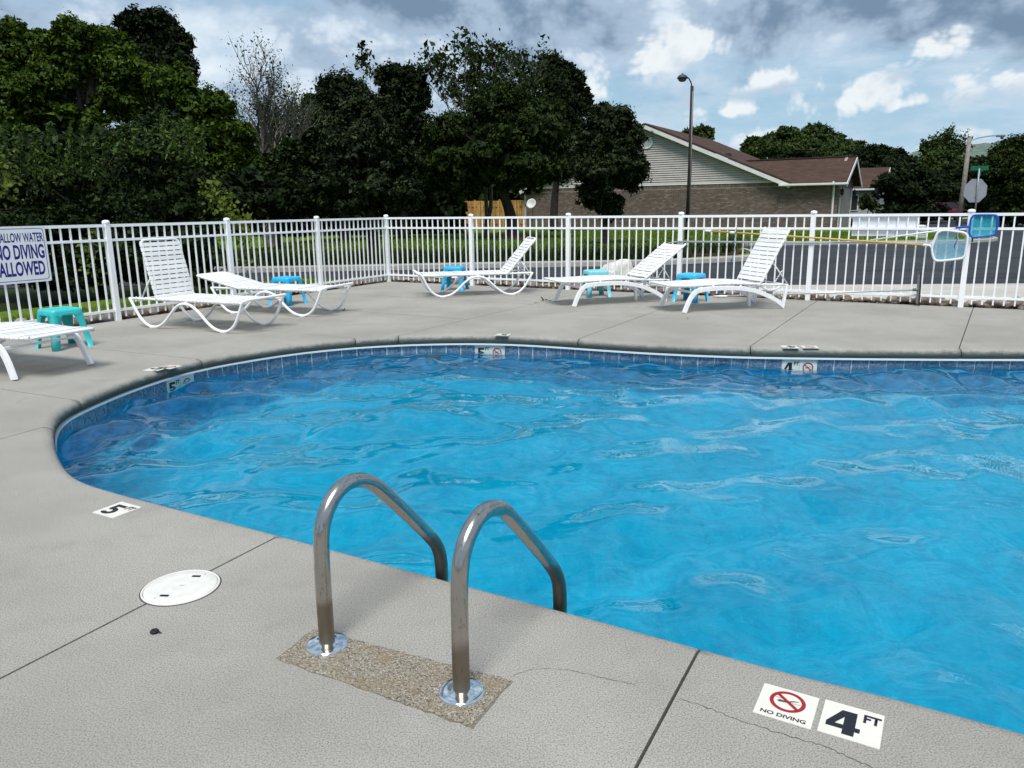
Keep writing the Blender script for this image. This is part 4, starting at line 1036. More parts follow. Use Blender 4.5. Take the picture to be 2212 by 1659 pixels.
MB().tube([FP(8.60, .202, .07), FP(8.665, .21, .072)], [.016, .026], 10).build('socket', pmat('holder_grey', (.16, .17, .18), .5, metal=.4), sq)
# ------------------------------------------------------------------ house
HB = AT(1805, 480, 43); HB = Vector((HB.x, HB.y, 0)); HU = -U30; HW = V30
def hp(u, w, z): return HB + HU * u + HW * w + Vector((0, 0, z))
def brick_mat():
    m, nt, b = new_mat('brick'); g = nt.n.new('ShaderNodeNewGeometry'); p = g.outputs['Position']
    c = nt.ramp(g.outputs['Random Per Island'], [(0, (.085, .060, .050)), (.25, (.135, .096, .076)), (.45, (.10, .078, .070)), (.62, (.18, .135, .108)), (.8, (.12, .086, .068)), (1, (.23, .185, .155))])
    c = nt.mix(nt.m('MULTIPLY', nt.step(nt.noise(p, .5, 4, .6), .42, .68), .35), c, (.10, .074, .072)); nt.put(b.inputs['Base Color'], c); b.inputs['Roughness'].default_value = .9
    add_bump(nt, b, nt.noise(p, 60, 3), .4, .01); return m
BRICK = brick_mat(); MORTAR = pmat('mortar', (.27, .245, .215), .95, var=.15, vscale=4)
SIDING = pmat('siding', (.45, .425, .40), .6, var=.06, vscale=2.5); SIDING2 = pmat('siding_pale', (.40, .41, .39), .6, var=.05); TRIM = pmat('trim_white', (.66, .67, .66), .5, var=.04, vscale=2)
def shingle(name, c0, c1):
    m, nt, b = new_mat(name); tc = nt.n.new('ShaderNodeTexCoord'); v = tc.outputs['UV']
    br = nt.n.new('ShaderNodeTexBrick'); nt.put(br.inputs['Vector'], v); br.inputs['Scale'].default_value = 1; br.inputs['Brick Width'].default_value = .32; br.inputs['Row Height'].default_value = .14; br.inputs['Mortar Size'].default_value = .006
    br.inputs['Color1'].default_value = (*c0, 1); br.inputs['Color2'].default_value = (*c1, 1); br.inputs['Mortar'].default_value = (*[q * .4 for q in c0], 1); br.offset = .37
    c = nt.mix(nt.m('MULTIPLY', nt.step(nt.noise(v, .5, 5, .6), .4, .7), .35), br.outputs[0], tuple(q * .6 for q in c0)); nt.put(b.inputs['Base Color'], c); b.inputs['Roughness'].default_value = .95; b.inputs['Specular IOR Level'].default_value = .15
    add_bump(nt, b, br.outputs['Fac'], -.6, .01); return m
SHING = shingle('roof_shingles', (.060, .036, .028), (.088, .054, .042)); 
def roof_plane(name, a, b, c, d, parent, material=None, thick=.09):
    """a-b eave, d-c ridge; uv in metres along the eave and up the slope"""
    a, b, c, d = map(Vector, (a, b, c, d)); m = MB().slab([a, b, c, d], thick); o = m.build(name, material or SHING, parent)
    uv = o.data.uv_layers.new(name='UVMap'); ex = (b - a).normalized(); nr = ex.cross(d - a).normalized(); ey = nr.cross(ex)
    for l in o.data.loops: q = o.data.vertices[l.vertex_index].co - a; uv.data[l.index].uv = (q.dot(ex), q.dot(ey))
    return o
def bricks(root, org, ux, nrm, width, h0, h1, top=None, bl=.203, bh=.066, j=.011, holes=()):
    m = MB(); wl = Vector(ux); nz = Vector((0, 0, 1)); row = 0; z = h0 + j; rg = random.Random(8)
    while z + bh <= h1:
        x = -(row % 2) * (bl + j) / 2
        while x < width:
            x0 = max(x, 0); x1 = min(x + bl, width); zm = z + bh / 2
            if x1 - x0 > .03 and (top is None or (top((x0 + x1) / 2) > z + bh)) and not any(a < (x0 + x1) / 2 < b and c < zm < d for a, b, c, d in holes):
                pr = .008 + rg.uniform(-.002, .002)
                a = org + wl * x0 + nz * z; b = org + wl * x1 + nz * z; up = nz * bh; o = nrm * pr
                m.add([a + o, b + o, b + up + o, a + up + o, a, b, b + up, a + up], [(0, 1, 2, 3), (4, 5, 1, 0), (3, 2, 6, 7), (4, 0, 3, 7), (1, 5, 6, 2)])
            x += bl + j
        z += bh + j; row += 1
    o = m.build('brickwork', BRICK, root); o['kind'] = 'stuff'; return o
house = empty('brick_house', HB); house.location = (0, 0, 0); tag(house, 'brick house with grey sided gable and brown shingle roof beyond the lawn', 'house')
FRONT = -HW
WU = 19.4; EZ = 2.55; PU, PZ = 11.05, 6.03; RU = 2.87; SL = (PZ - EZ) / (PU - RU)
MB().box(hp(WU / 2, .1, 1.21), (WU, .2, 2.82), math.atan2(HU.y, HU.x)).build('wall', MORTAR, house)
MB().add([hp(q, w, z) for q in (0, .15) for w, z in ((.2, -.2), (6.4, -.2), (6.4, 2.6), (3.2, 4.0), (.2, 2.6))], [(0, 1, 2, 3, 4), (9, 8, 7, 6, 5), (0, 4, 9, 5), (4, 3, 8, 9), (3, 2, 7, 8), (2, 1, 6, 7)]).build('wall', MORTAR, house)
MB().slab([hp(WU, 0, -.2), hp(WU, 14, -.2), hp(WU, 14, 2.6), hp(WU, 0, 2.6)], .15).build('wall', SIDING2, house)
bricks(house, hp(0, 0, 0), HU, FRONT, WU, 0, 2.36)
_s = MB(); x = RU
while x < WU - .07:
    a = hp(x, 0, 2.375); b = hp(x + .062, 0, 2.375); up = Vector((0, 0, .19)); o = FRONT * .012; _s.add([a + o, b + o, b + up + o, a + up + o, a, b, b + up, a + up], [(0, 1, 2, 3), (4, 5, 1, 0), (3, 2, 6, 7), (4, 0, 3, 7), (1, 5, 6, 2)]); x += .074
_s = _s.build('soldier_course', BRICK, house); _s['kind'] = 'stuff'
bricks(house, hp(0, 0, 0), HU, FRONT, RU, 2.36, 2.60)
bricks(house, hp(0, 6.4, 0), -HW, -HU, 6.4, 0, 4.0, top=lambda x: 2.6 + 1.4 * (1 - abs(x - 3.2) / 3.2), holes=((.8, 5.6, -1, 2.25),))
MB().box(hp((RU + WU) / 2, -.015, 2.61), (WU - RU, .05, .085), math.atan2(HU.y, HU.x)).build('trim_band', TRIM, house)
MB().add([hp(u_, w_, z_) for w_ in (.055, .12) for u_, z_ in ((RU, 2.6), (2 * PU - RU, 2.6), (PU, PZ))], [(1, 0, 2), (3, 4, 5), (0, 1, 4, 3), (1, 2, 5, 4), (2, 0, 3, 5)]).build('gable_backing', pmat('lap_shade_dark', (.10, .10, .095), .9), house)  # dark sheet behind the board gaps, standing in for lap shadows
z = 2.66; k = 0; BH = .128
while z < PZ - .15:
    ul = RU + (z - EZ) / SL + .05; ur = 2 * PU - RU - (z - EZ) / SL - .05; z1 = min(z + BH - .026, PZ - .1); ul1 = RU + (z1 - EZ) / SL + .05; ur1 = 2 * PU - ul1
    q = MB().add([hp(ul, -.045, z), hp(ur, -.045, z), hp(ur1, -.004, z1 + .01), hp(ul1, -.004, z1 + .01), hp(ul, .05, z), hp(ur, .05, z), hp(ur1, .05, z1 + .01), hp(ul1, .05, z1 + .01)], [(1, 0, 3, 2), (0, 1, 5, 4), (2, 3, 7, 6), (0, 4, 7, 3), (1, 2, 6, 5)])
    q.build('siding_board', SIDING, house); z += BH
# gable vent
vn = hp(PU - .03, -.03, 5.12); ax = (HU, Vector((0, 0, 1)), FRONT)
gv = MB().lathe([(.40, 0), (.40, .05), (.36, .065), (.31, .06), (.30, .03)], vn, 28, ax).build('gable_vent', TRIM, house)
for i in range(-3, 4):
    h = math.sqrt(max(.01, .30 ** 2 - (i * .08) ** 2)); MB().bar(vn + Vector((0, 0, i * .08)) - HU * h + FRONT * .03, vn + Vector((0, 0, i * .08)) + HU * h + FRONT * .03, .05, .012).build('louver', TRIM, gv)
MB().lathe([(.30, .005), (.0, .005)], vn, 24, ax).build('vent_back', SIDING, gv)
# main roof
OV = .42
e0 = lambda u, w: hp(u, w, EZ + (u - RU) * SL + .10)
mr = roof_plane('roof', e0(RU - OV, 14), e0(RU - OV, -OV), e0(PU, -OV), e0(PU, 14), house)
e1 = lambda u, w: hp(u, w, EZ + (2 * PU - u - RU) * SL + .10)
roof_plane('roof', e1(2 * PU - RU + OV, -OV), e1(2 * PU - RU + OV, 14), e1(PU, 14), e1(PU, -OV), house)
def rake(a, b, parent, w=.035, h=.21):
    return MB().bar(a, b, w, h).build('rake_board', TRIM, parent)
rake(e0(RU - OV, -OV - .02) - Vector((0, 0, .14)), e0(PU, -OV - .02) - Vector((0, 0, .14)), house); rake(e1(2 * PU - RU + OV, -OV - .02) - Vector((0, 0, .14)), e1(PU, -OV - .02) - Vector((0, 0, .14)), house)
MB().slab([e0(RU - OV, -OV) - Vector((0, 0, .12)), e0(PU, -OV) - Vector((0, 0, .12)), e0(PU, 0) - Vector((0, 0, .12)), e0(RU - OV, 0) - Vector((0, 0, .12))], .02).build('soffit', TRIM, house)
for u, w in ((6.3, .8), (5.2, 3.5)):
    p = e0(u, w); MB().box(p + Vector((0, 0, .10)), (.35, .35, .22), math.atan2(HU.y, HU.x)).build('roof_vent', pmat('vent_brown', (.05, .032, .03), .7), mr, bevel=.03)
# garage wing roof, ridge along the front
RW, RZ = 3.2, 3.88; WS = (RZ - EZ) / (RW)
w0 = lambda u, w: hp(u, w, EZ + .09 + w * WS) if w <= RW else hp(u, w, EZ + .09 + (2 * RW - w) * WS)
roof_plane('roof', w0(RU - .1, -OV), w0(-.45, -OV), w0(-.45, RW), w0(5.9, RW), house)
roof_plane('roof', w0(-.45, 2 * RW + OV), w0(RU, 2 * RW + OV), w0(5.9, RW), w0(-.45, RW), house)
MB().bar(w0(5.9, RW) + Vector((0, 0, .03)), w0(-.45, RW) + Vector((0, 0, .03)), .25, .05).build('ridge_cap', pmat('vent_brown', (.05, .032, .03), .7), house)
MB().box(hp(1.25, -OV - .06, EZ - .17 + .02), (RU + .75, .13, .13), math.atan2(HU.y, HU.x)).build('gutter', TRIM, house, bevel=.03)
rake(w0(-.47, -OV) - Vector((0, 0, .13)), w0(-.47, RW) - Vector((0, 0, .13)), house); rake(w0(-.47, 2 * RW + OV) - Vector((0, 0, .13)), w0(-.47, RW) - Vector((0, 0, .13)), house)
MB().slab([w0(-.45, -OV) - Vector((0, 0, .1)), w0(-.45, RW) - Vector((0, 0, .1)), w0(0, RW) - Vector((0, 0, .1)), w0(0, -OV) - Vector((0, 0, .1))], .02).build('soffit', TRIM, house)
MB().bar(hp(.22, -.06, 2.42), hp(.22, -.06, .05), .09, .11).build('downspout', TRIM, house, bevel=.01); MB().bar(hp(.22, -.4, 2.5), hp(.22, -.06, 2.40), .08).build('downspout', TRIM, house)
MB().box(hp(-.03, .72, 1.1), (.07, .16, 2.3), math.atan2(HU.y, HU.x)).build('door_trim', TRIM, house); MB().box(hp(-.03, 5.68, 1.1), (.07, .16, 2.3), math.atan2(HU.y, HU.x)).build('door_trim', TRIM, house)
gd = MB().box(hp(.06, 3.2, 1.1), (.06, 4.8, 2.2), math.atan2(HU.y, HU.x)).build('garage_door', TRIM, house)
for i in range(1, 4): MB().box(hp(.028, 3.2, .55 * i), (.01, 4.8, .02), math.atan2(HU.y, HU.x)).build('panel_joint', pmat('joint_grey', (.3, .3, .3), .7), gd)
for w in (.38, 6.02):
    c = hp(-.16, w, 1.95); L = MB().lathe([(.03, -.16), (.09, -.10), (.10, .10), (.12, .12), (.03, .24), (.0, .30)], c, 6).build('wall_lamp', DARKM, house); MB().tube(smooth_path([hp(0, w, 1.8), hp(-.12, w, 1.72), hp(-.16, w, 1.80)], 4), .015, 6).build('lamp_bracket', DARKM, L)

# ------------------------------------------------------------------ neighbouring houses
def small_house(name, org, wid, dep, h, rise, label, wallm, roofm, wins=()):
    """ridge along the front (local u), front faces the pool"""
    root = tag(empty(name), label, 'house'); q = lambda u, w, z: org + HU * u + HW * w + Vector((0, 0, z))
    MB().box(q(wid / 2, .1, h / 2 - .15), (wid, .2, h + .3), math.atan2(HU.y, HU.x)).build('wall', wallm, root)
    MB().slab([q(0, 0, -.3), q(0, dep, -.3), q(0, dep, h), q(0, dep / 2, h + rise), q(0, 0, h)], .2).build('wall', wallm, root)
    roof_plane('roof', q(wid + .4, -.4, h + .02), q(-.4, -.4, h + .02), q(-.4, dep / 2, h + rise + .12), q(wid + .4, dep / 2, h + rise + .12), root, roofm)
    roof_plane('roof', q(-.4, dep + .4, h + .02), q(wid + .4, dep + .4, h + .02), q(wid + .4, dep / 2, h + rise + .12), q(-.4, dep / 2, h + rise + .12), root, roofm)
    MB().box(q(wid / 2, -.45, h - .08), (wid + .8, .12, .14), math.atan2(HU.y, HU.x)).build('gutter', TRIM, root)
    for a, b in ((q(-.42, -.4, h - .06), q(-.42, dep / 2, h + rise)), (q(-.42, dep + .4, h - .06), q(-.42, dep / 2, h + rise))): rake(a, b, root)
    MB().bar(q(.2, -.08, h - .1), q(.2, -.08, .0), .1).build('downspout', TRIM, root)
    for u0, u1, z0, z1 in wins:
        wf = MB().box(q((u0 + u1) / 2, -.03, (z0 + z1) / 2), (u1 - u0 + .16, .06, z1 - z0 + .16), math.atan2(HU.y, HU.x)).build('window', TRIM, root)
        MB().box(q((u0 + u1) / 2, -.05, (z0 + z1) / 2), (u1 - u0, .06, z1 - z0), math.atan2(HU.y, HU.x)).build('pane', pmat('window_glass', (.03, .035, .04), .08), wf)
    return root
def gp_at(px, Y): p = AT(px, 480, Y); return Vector((p.x, p.y, 0))
small_house('sided_house', gp_at(1893, 62), 4.6, 5.5, 2.55, 1.55, 'small pale sided house with brown roof right behind the brick house', SIDING2, SHING, ((1.5, 2.6, .9, 2.0),))
small_house('brick_cottage', gp_at(1925, 70), 2.6, 6.0, 2.5, 1.9, 'low brick house with brown roof partly hidden by the dark tree', BRICK, SHING)
ROOFT = shingle('roof_tan', (.19, .12, .105), (.23, .15, .13))
small_house('tan_house', gp_at(2145, 72), 9.0, 7.0, 2.5, 1.0, 'low cream house with dusty pink roof behind the stop sign', pmat('cream_wall', (.50, .48, .40), .8, var=.05), ROOFT, ((1.2, 2.4, .8, 2.0),))

# ------------------------------------------------------------------ cedar fence and dish
cf = tag(empty('cedar_fence'), 'golden cedar board fence beside the left end of the brick house', 'fence'); CEDAR = []
for i, c in enumerate(((.40, .22, .065), (.46, .27, .085), (.34, .18, .05))): CEDAR.append(pmat('cedar_%d' % i, c, .75, var=.22, vscale=3, bump=.2, bscale=30))
u = WU + .1; rg = random.Random(2)
while u < WU + 6.1:
    wd = .135; dp = .03 if int((u - WU) / .16) % 2 == 0 else -.03
    MB().box(hp(u, dp, .93), (wd, .02, 1.86 + rg.uniform(-.02, .02)), math.atan2(HU.y, HU.x)).build('board', rg.choice(CEDAR), cf); u += .115 if dp > 0 else .125
for zz_ in (.35, 1.5): MB().box(hp(WU + 3.1, .0, zz_), (6.1, .035, .09), math.atan2(HU.y, HU.x)).build('rail', CEDAR[2], cf)
for k in range(4): MB().box(hp(WU + .1 + 2 * k, .06, .95), (.1, .1, 1.98), math.atan2(HU.y, HU.x)).build('post', CEDAR[2], cf)
dish = tag(empty('satellite_dish'), 'white oval satellite dish on a short mast in front of the cedar fence', 'satellite dish'); DM = pmat('dish_white', (.62, .63, .62), .45, var=.05)
dc = AT(1148, 440, 49.5); dn = Vector((-.55, -.72, .42)).normalized(); dx = dn.cross(Vector((0, 0, 1))).normalized(); dyv = dx.cross(dn)
dx, dyv = dx * .92 + dyv * .35, dyv * .92 - dx * .35
MB().lathe([(0, -.07), (.15, -.055), (.28, -.015), (.37, .04), (.38, .045), (.375, .05), (.27, .0), (.14, -.04), (0, -.055)], dc, 28, (dx, dyv * .85, dn)).build('reflector', DM, dish)
MB().tube([dc - dyv * .3 - dn * .02, dc - dyv * .34 + dn * .42], .018, 6).tube([dc - dyv * .34 + dn * .42, dc - dyv * .1 + dn * .44], .02, 6).build('feed_arm', DARKM, dish); MB().tube([dc - dn * .07, dc - dn * .2, Vector((dc.x, dc.y + .2, 0))], .03, 8).build('mast', pmat('mast_grey', (.3, .3, .3), .5, metal=.6), dish)

# ------------------------------------------------------------------ street furniture
def lamp_pole():
    p = gp_at(1485, 31); r = tag(empty('street_lamp', p), 'tall dark street lamp with round hood in front of the brick house', 'street lamp'); m = pmat('pole_wood_dark', (.024, .021, .018), .85, var=.35, vscale=9, bump=.4, bscale=40)
    r.scale = (1, 1, .945)
    MB().tube([(0, 0, 0), (.01, 0, 3), (-.02, 0, 6.1)], [.085, .075, .062], 12).build('pole', m, r)
    MB().tube([(.05, -.07, .2), (.035, -.068, 3), (.0, -.06, 5.9)], .022, 8).build('conduit', pmat('conduit_grey', (.2, .2, .2), .5, metal=.5), r)
    MB().tube(smooth_path([(-.02, 0, 6.0), (-.06, 0, 6.22), (-.18, 0, 6.42), (-.34, 0, 6.47)], 5), .024, 8).build('arm', m, r)
    h = MB().lathe([(0, .16), (.035, .15), (.04, .11), (.12, .09), (.19, .02), (.20, -.05), (.18, -.055), (.0, -.05)], (-.40, 0, 6.44), 20).build('lamp_hood', pmat('hood_grey', (.045, .055, .062), .5), r); MB().lathe([(.16, -.05), (.15, -.11), (.09, -.16), (0, -.175)], (-.40, 0, 6.44), 18).build('globe', pmat('globe_glass', (.10, .11, .115), .15), h)
    MB().box((.03, -.11, .65), (.16, .07, .22)).build('meter_box', pmat('conduit_grey', (.2, .2, .2), .5, metal=.5), r, bevel=.01)
lamp_pole()
def wood_pole():
    p = gp_at(2070, 52); r = tag(empty('utility_pole', p), 'leaning grey wooden pole with long arm street light on the right', 'utility pole'); m = pmat('pole_wood', (.22, .205, .18), .9, var=.25, vscale=6, bump=.4, bscale=30)
    t = AT(2095, 297, 52.5) - p; MB().tube([(0, 0, -.2), (t.x * .5, .2, t.z * .5), (t.x, .5, t.z)], [.16, .145, .125], 12).build('pole', m, r)
    a = Vector((t.x, .5, t.z - .25)); GM = pmat('arm_grey', (.32, .34, .35), .45, metal=.5)
    MB().tube(smooth_path([a, a + Vector((.5, 0, .20)), a + Vector((1.3, 0, .33)), a + Vector((1.75, 0, .34))], 5), .035, 8).build('arm', GM, r)
    h = MB().box(a + Vector((2.02, 0, .33)), (.62, .26, .13)).build('lamp_head', GM, r, bevel=.05); MB().lathe([(.10, 0), (.10, -.1), (.05, -.15), (0, -.16)], a + Vector((2.12, 0, .27)), 14).build('lens', pmat('globe_glass', (.10, .11, .115), .15), h)
wood_pole()
def stop_sign():
    p = gp_at(2105, 26.5); r = tag(empty('stop_sign', p), 'grey back of an octagonal stop sign on a metal post with street name blade', 'sign')
    GM = pmat('galvanised', (.36, .38, .41), .5, metal=.35, var=.08, vscale=6); c = AT(2107, 412, 26.5) - p
    MB().tube([(0, 0, 0), (c.x * .5, -.03, 1.4), (c.x + .02, -.04, c.z + .72)], .028, 8).build('post', pmat('post_metal', (.26, .28, .30), .45, metal=.5), r)
    oc = [(.382 / math.cos(R(22.5)) * math.cos(R(22.5 + 45 * k)), .382 / math.cos(R(22.5)) * math.sin(R(22.5 + 45 * k))) for k in range(8)]
    q = MB().prism(oc, -.003, .003).build('octagon', GM, r); q.matrix_local = Matrix.Translation((c.x, .0, c.z)) @ Matrix.Rotation(R(90), 4, 'X')
    for zz_ in (-.2, .2): MB().lathe([(.016, 0), (.012, .012), (0, .014)], (0, zz_, .003), 8).build('bolt', GM, q)
    GR = pmat('street_sign_green', (.010, .12, .065), .5); MB().box((c.x + .03, -.04, c.z + .73), (.60, .006, .15)).build('name_blade', GR, r); MB().box((c.x + .03, -.04, c.z + .56), (.15, .03, .20)).build('bracket', GR, r, bevel=.02)
stop_sign()
def utility_box():
    p = gp_at(1991, 29); r = tag(empty('utility_pedestal', p), 'small white louvred utility pedestal on the lawn behind the fence', 'utility box'); m = pmat('pedestal_white', (.62, .64, .62), .5, var=.08)
    MB().box((0, 0, .22), (.30, .26, .44)).build('body', m, r, bevel=.03)
    for k in range(5): MB().box((0, -.14, .08 + k * .075), (.26, .03, .02)).build('louver', m, r)
    MB().lathe([(.19, .44), (.17, .49), (.08, .52), (0, .525)], (0, 0, 0), 14).build('cap', m, r)
utility_box()

# ------------------------------------------------------------------ parked cars
def car(p, rz, col, label):
    r = tag(empty('parked_car', p, rz), label, 'car'); pm = pmat('paint_' + col[0], col[1], .22, spec=.5, metal=.2); gl = pmat('car_glass', (.02, .025, .03), .05); ty = pmat('tyre', (.015, .015, .016), .8); rim = pmat('rim', (.4, .4, .42), .3, metal=.8)
    sec = [(-2.25, .42, .60), (-2.2, .30, .78), (-1.7, .26, .88), (-1.45, .25, .92), (-.9, .25, .95), (.55, .25, .93), (1.1, .25, .90), (1.95, .27, .78), (2.2, .32, .66), (2.27, .40, .55)]
    m = MB(); v = []; W2 = .88
    for x, z0, z1 in sec:
        t = .94 if abs(x) > 2 else 1
        v += [(x, -W2 * t, z0), (x, -W2 * t * 1.01, (z0 + z1) / 2), (x, -W2 * t * .93, z1), (x, W2 * t * .93, z1), (x, W2 * t * 1.01, (z0 + z1) / 2), (x, W2 * t, z0)]
    n = len(sec); m.add(v, [(i * 6 + k, i * 6 + (k + 1) % 6, (i + 1) * 6 + (k + 1) % 6, (i + 1) * 6 + k) for i in range(n - 1) for k in range(6)] + [(5, 4, 3, 2, 1, 0), tuple((n - 1) * 6 + k for k in range(6))], True)
    m.build('body', pm, r)
    cb = MB(); b0 = [(-1.75, .90), (-1.1, 1.36), (.15, 1.40), (1.05, .92)]
    cb.add([(x, y * (1 if z < 1 else .82), z) for y in (-.78, .78) for x, z in b0], [(0, 1, 2, 3), (7, 6, 5, 4), (1, 5, 6, 2), (0, 4, 5, 1), (3, 2, 6, 7)]); cb.build('cabin', pm, r, bevel=.04)
    for sg_ in (-1, 1):
        w = MB()
        for xs in ([(-1.5, .96), (-1.02, 1.30), (-.42, 1.33), (-.42, .96)], [(-.34, .96), (-.34, 1.33), (.12, 1.33), (.84, .96)]):
            w.add([(x, sg_ * (.79 - (z - .9) * .34 + .006), z) for x, z in xs], [(0, 1, 2, 3)])
        w.build('side_window', gl, r)
    MB().add([(1.04, -.68, .97), (1.04, .68, .97), (.22, .58, 1.36), (.22, -.58, 1.36)], [(0, 1, 2, 3)]).build('windscreen', gl, r).location = (.012, 0, .012)
    for x in (-1.38, 1.38):
        for y in (-.82, .82):
            w = MB().lathe([(.2, -.1), (.31, -.1), (.32, -.06), (.32, .06), (.31, .1), (.2, .1)], (x, y, .32), 20, (Vector((1, 0, 0)), Vector((0, 0, 1)), Vector((0, 1, 0)))).build('wheel', ty, r); MB().lathe([(.2, -.09), (.2, .09), (0, .07)][::1], (x, y, .32), 14, (Vector((1, 0, 0)), Vector((0, 0, 1)), Vector((0, 1 if y > 0 else -1, 0)))).build('rim', rim, w)
    for y in (-.62, .62):
        MB().box((2.22, y, .62), (.06, .28, .12)).build('headlight', pmat('lens_clear', (.6, .6, .6), .1), r, bevel=.02); MB().box((-2.22, y, .68), (.05, .26, .14)).build('tail_light', pmat('lens_red', (.3, .01, .01), .2), r, bevel=.02)
    MB().box((0, -.90, .58), (3.0, .02, .05)).build('side_moulding', pmat('chrome', (.8, .8, .8)), r)
car(gp_at(2016, 60), R(176), ('maroon', (.10, .008, .035)), 'maroon parked car seen between the pickets right of the blank sign')
car(gp_at(2200, 56), R(170), ('slate', (.022, .026, .032)), 'dark slate parked car at the right edge behind the fence')

# ------------------------------------------------------------------ pale boulder outside the fence
bp = FC + FR * 3.98 - inward(FR) * .75; bm = bmesh.new(); bmesh.ops.create_icosphere(bm, subdivisions=4, radius=1)
for v in bm.verts:
    c = v.co.copy(); x = c.x; z = c.z
    v.co = Vector((c.x * .50 + max(0, c.z) * .16, c.y * .26, (c.z * .30 if c.z > 0 else c.z * .1) * (1.0 + .35 * x)))
    s_ = 1 + .05 * math.sin(9 * c.x + 3 * c.z) + .035 * math.sin(17 * c.y + 8 * c.z) + .03 * math.sin(23 * c.x - 11 * c.y); v.co *= s_
me = bpy.data.meshes.new('boulder'); bm.to_mesh(me); bm.free(); me.materials.append(pmat('pale_limestone', (.60, .59, .56), .8, var=.22, vscale=6, bump=.7, bscale=14))
tag(link('boulder', me, None, (bp.x, bp.y, .05), (0, R(-14), R(-30))), 'pale weathered boulder with a slanting top just outside the fence', 'boulder')
for p in me.polygons: p.use_smooth = True
# ------------------------------------------------------------------ leaves and trees
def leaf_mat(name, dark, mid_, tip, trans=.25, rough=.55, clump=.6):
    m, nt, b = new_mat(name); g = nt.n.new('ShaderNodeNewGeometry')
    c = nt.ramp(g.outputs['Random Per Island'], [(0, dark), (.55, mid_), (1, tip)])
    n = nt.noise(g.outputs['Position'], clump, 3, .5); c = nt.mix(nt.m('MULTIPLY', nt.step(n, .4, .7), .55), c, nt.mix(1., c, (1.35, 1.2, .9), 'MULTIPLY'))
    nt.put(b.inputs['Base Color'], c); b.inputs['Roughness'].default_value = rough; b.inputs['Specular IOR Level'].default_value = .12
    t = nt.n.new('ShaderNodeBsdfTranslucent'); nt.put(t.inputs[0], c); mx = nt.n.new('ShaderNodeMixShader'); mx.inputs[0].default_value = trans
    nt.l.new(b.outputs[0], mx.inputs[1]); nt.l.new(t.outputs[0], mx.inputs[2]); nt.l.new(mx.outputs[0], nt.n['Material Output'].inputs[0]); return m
LF = {
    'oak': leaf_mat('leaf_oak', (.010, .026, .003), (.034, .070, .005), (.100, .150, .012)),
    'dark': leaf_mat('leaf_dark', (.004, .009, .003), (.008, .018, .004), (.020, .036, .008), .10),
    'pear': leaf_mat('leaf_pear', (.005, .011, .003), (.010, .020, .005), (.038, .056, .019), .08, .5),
    'mid': leaf_mat('leaf_mid', (.007, .015, .003), (.016, .032, .005), (.042, .068, .013), .15),
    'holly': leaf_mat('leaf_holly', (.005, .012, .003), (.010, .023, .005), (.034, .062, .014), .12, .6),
    'shoot': leaf_mat('leaf_shoot', (.022, .048, .010), (.046, .088, .016), (.10, .155, .03), .3, .6),
    'lime': leaf_mat('leaf_lime', (.05, .08, .012), (.09, .13, .018), (.16, .20, .03), .35),
    'far': leaf_mat('leaf_far', (.022, .042, .012), (.040, .068, .018), (.065, .10, .025), .2),
    'pale': leaf_mat('leaf_pale', (.06, .075, .03), (.10, .115, .05), (.16, .17, .085), .4),
    'liriope': leaf_mat('leaf_liriope', (.010, .021, .005), (.020, .042, .008), (.060, .098, .018), .25),
    'grass': leaf_mat('grass_blade', (.065, .115, .012), (.095, .155, .016), (.14, .20, .026), .3),
}
BARK = pmat('bark_dark', (.026, .022, .018), .9, var=.4, vscale=8, bump=.8, bscale=25); BARKP = pmat('bark_grey', (.13, .12, .105), .9, var=.4, vscale=8, bump=.6, bscale=25)
def leaf_quads(pos, nrm, size, rng, slim=.52):
    """folded diamond leaves at pos with roughly the given normals"""
    n = len(pos); nrm = nrm / (np.linalg.norm(nrm, axis=1, keepdims=True) + 1e-9)
    a = rng.normal(size=(n, 3)); d = a - nrm * (a * nrm).sum(1, keepdims=True); d /= np.linalg.norm(d, axis=1, keepdims=True) + 1e-9; s_ = np.cross(nrm, d)
    L = (size * np.clip(rng.lognormal(-.05, .38, n), .4, 2.1))[:, None]; w = L * slim * .5; k = nrm * (L * .10)
    V = np.stack([pos - d * L * .5, pos - d * L * .05 + s_ * w + k, pos + d * L * .5 - k, pos - d * L * .05 - s_ * w + k], 1).reshape(-1, 3)
    return V, np.arange(n * 4).reshape(-1, 4)
def crown_leaves(blobs, count, size, rng, clumpf=.23, core=.16, shell=.5):
    vol = np.array([b[1][0] * b[1][1] * b[2] for b in blobs]); vol = vol / vol.sum(); Ps, Ns, Ss = [], [], []
    for (c, r, dens), f in zip(blobs, vol):
        n = int(count * f); r = np.array(r); nc = max(6, int(26 + 34 * dens * (r.min() / 1.5))); 
        u = rng.normal(size=(nc, 3)); u /= np.linalg.norm(u, axis=1, keepdims=True); rad = rng.uniform(shell ** 2, 1, nc) ** .5
        cc = np.array(c) + u * rad[:, None] * r; rc = clumpf * r.min() * rng.uniform(.6, 1.4, nc)
        k = rng.integers(0, nc, n); off_ = rng.normal(size=(n, 3)) * .55; off_[:, 2] *= .75; p = cc[k] + off_ * rc[k][:, None]
        nr = off_ * .7 + u[k] * .6 + rng.normal(size=(n, 3)) * .55; nr[:, 2] += .55
        Ps.append(p); Ns.append(nr); Ss.append(np.full(n, size))
        m_ = int(n * core); q = rng.normal(size=(m_, 3)); q /= np.linalg.norm(q, axis=1, keepdims=True); q *= (rng.uniform(0, 1, m_) ** .4)[:, None] * .72
        Ps.append(np.array(c) + q * r); Ns.append(rng.normal(size=(m_, 3))); Ss.append(np.full(m_, size * 2.8))
    return np.concatenate(Ps), np.concatenate(Ns), np.concatenate(Ss)
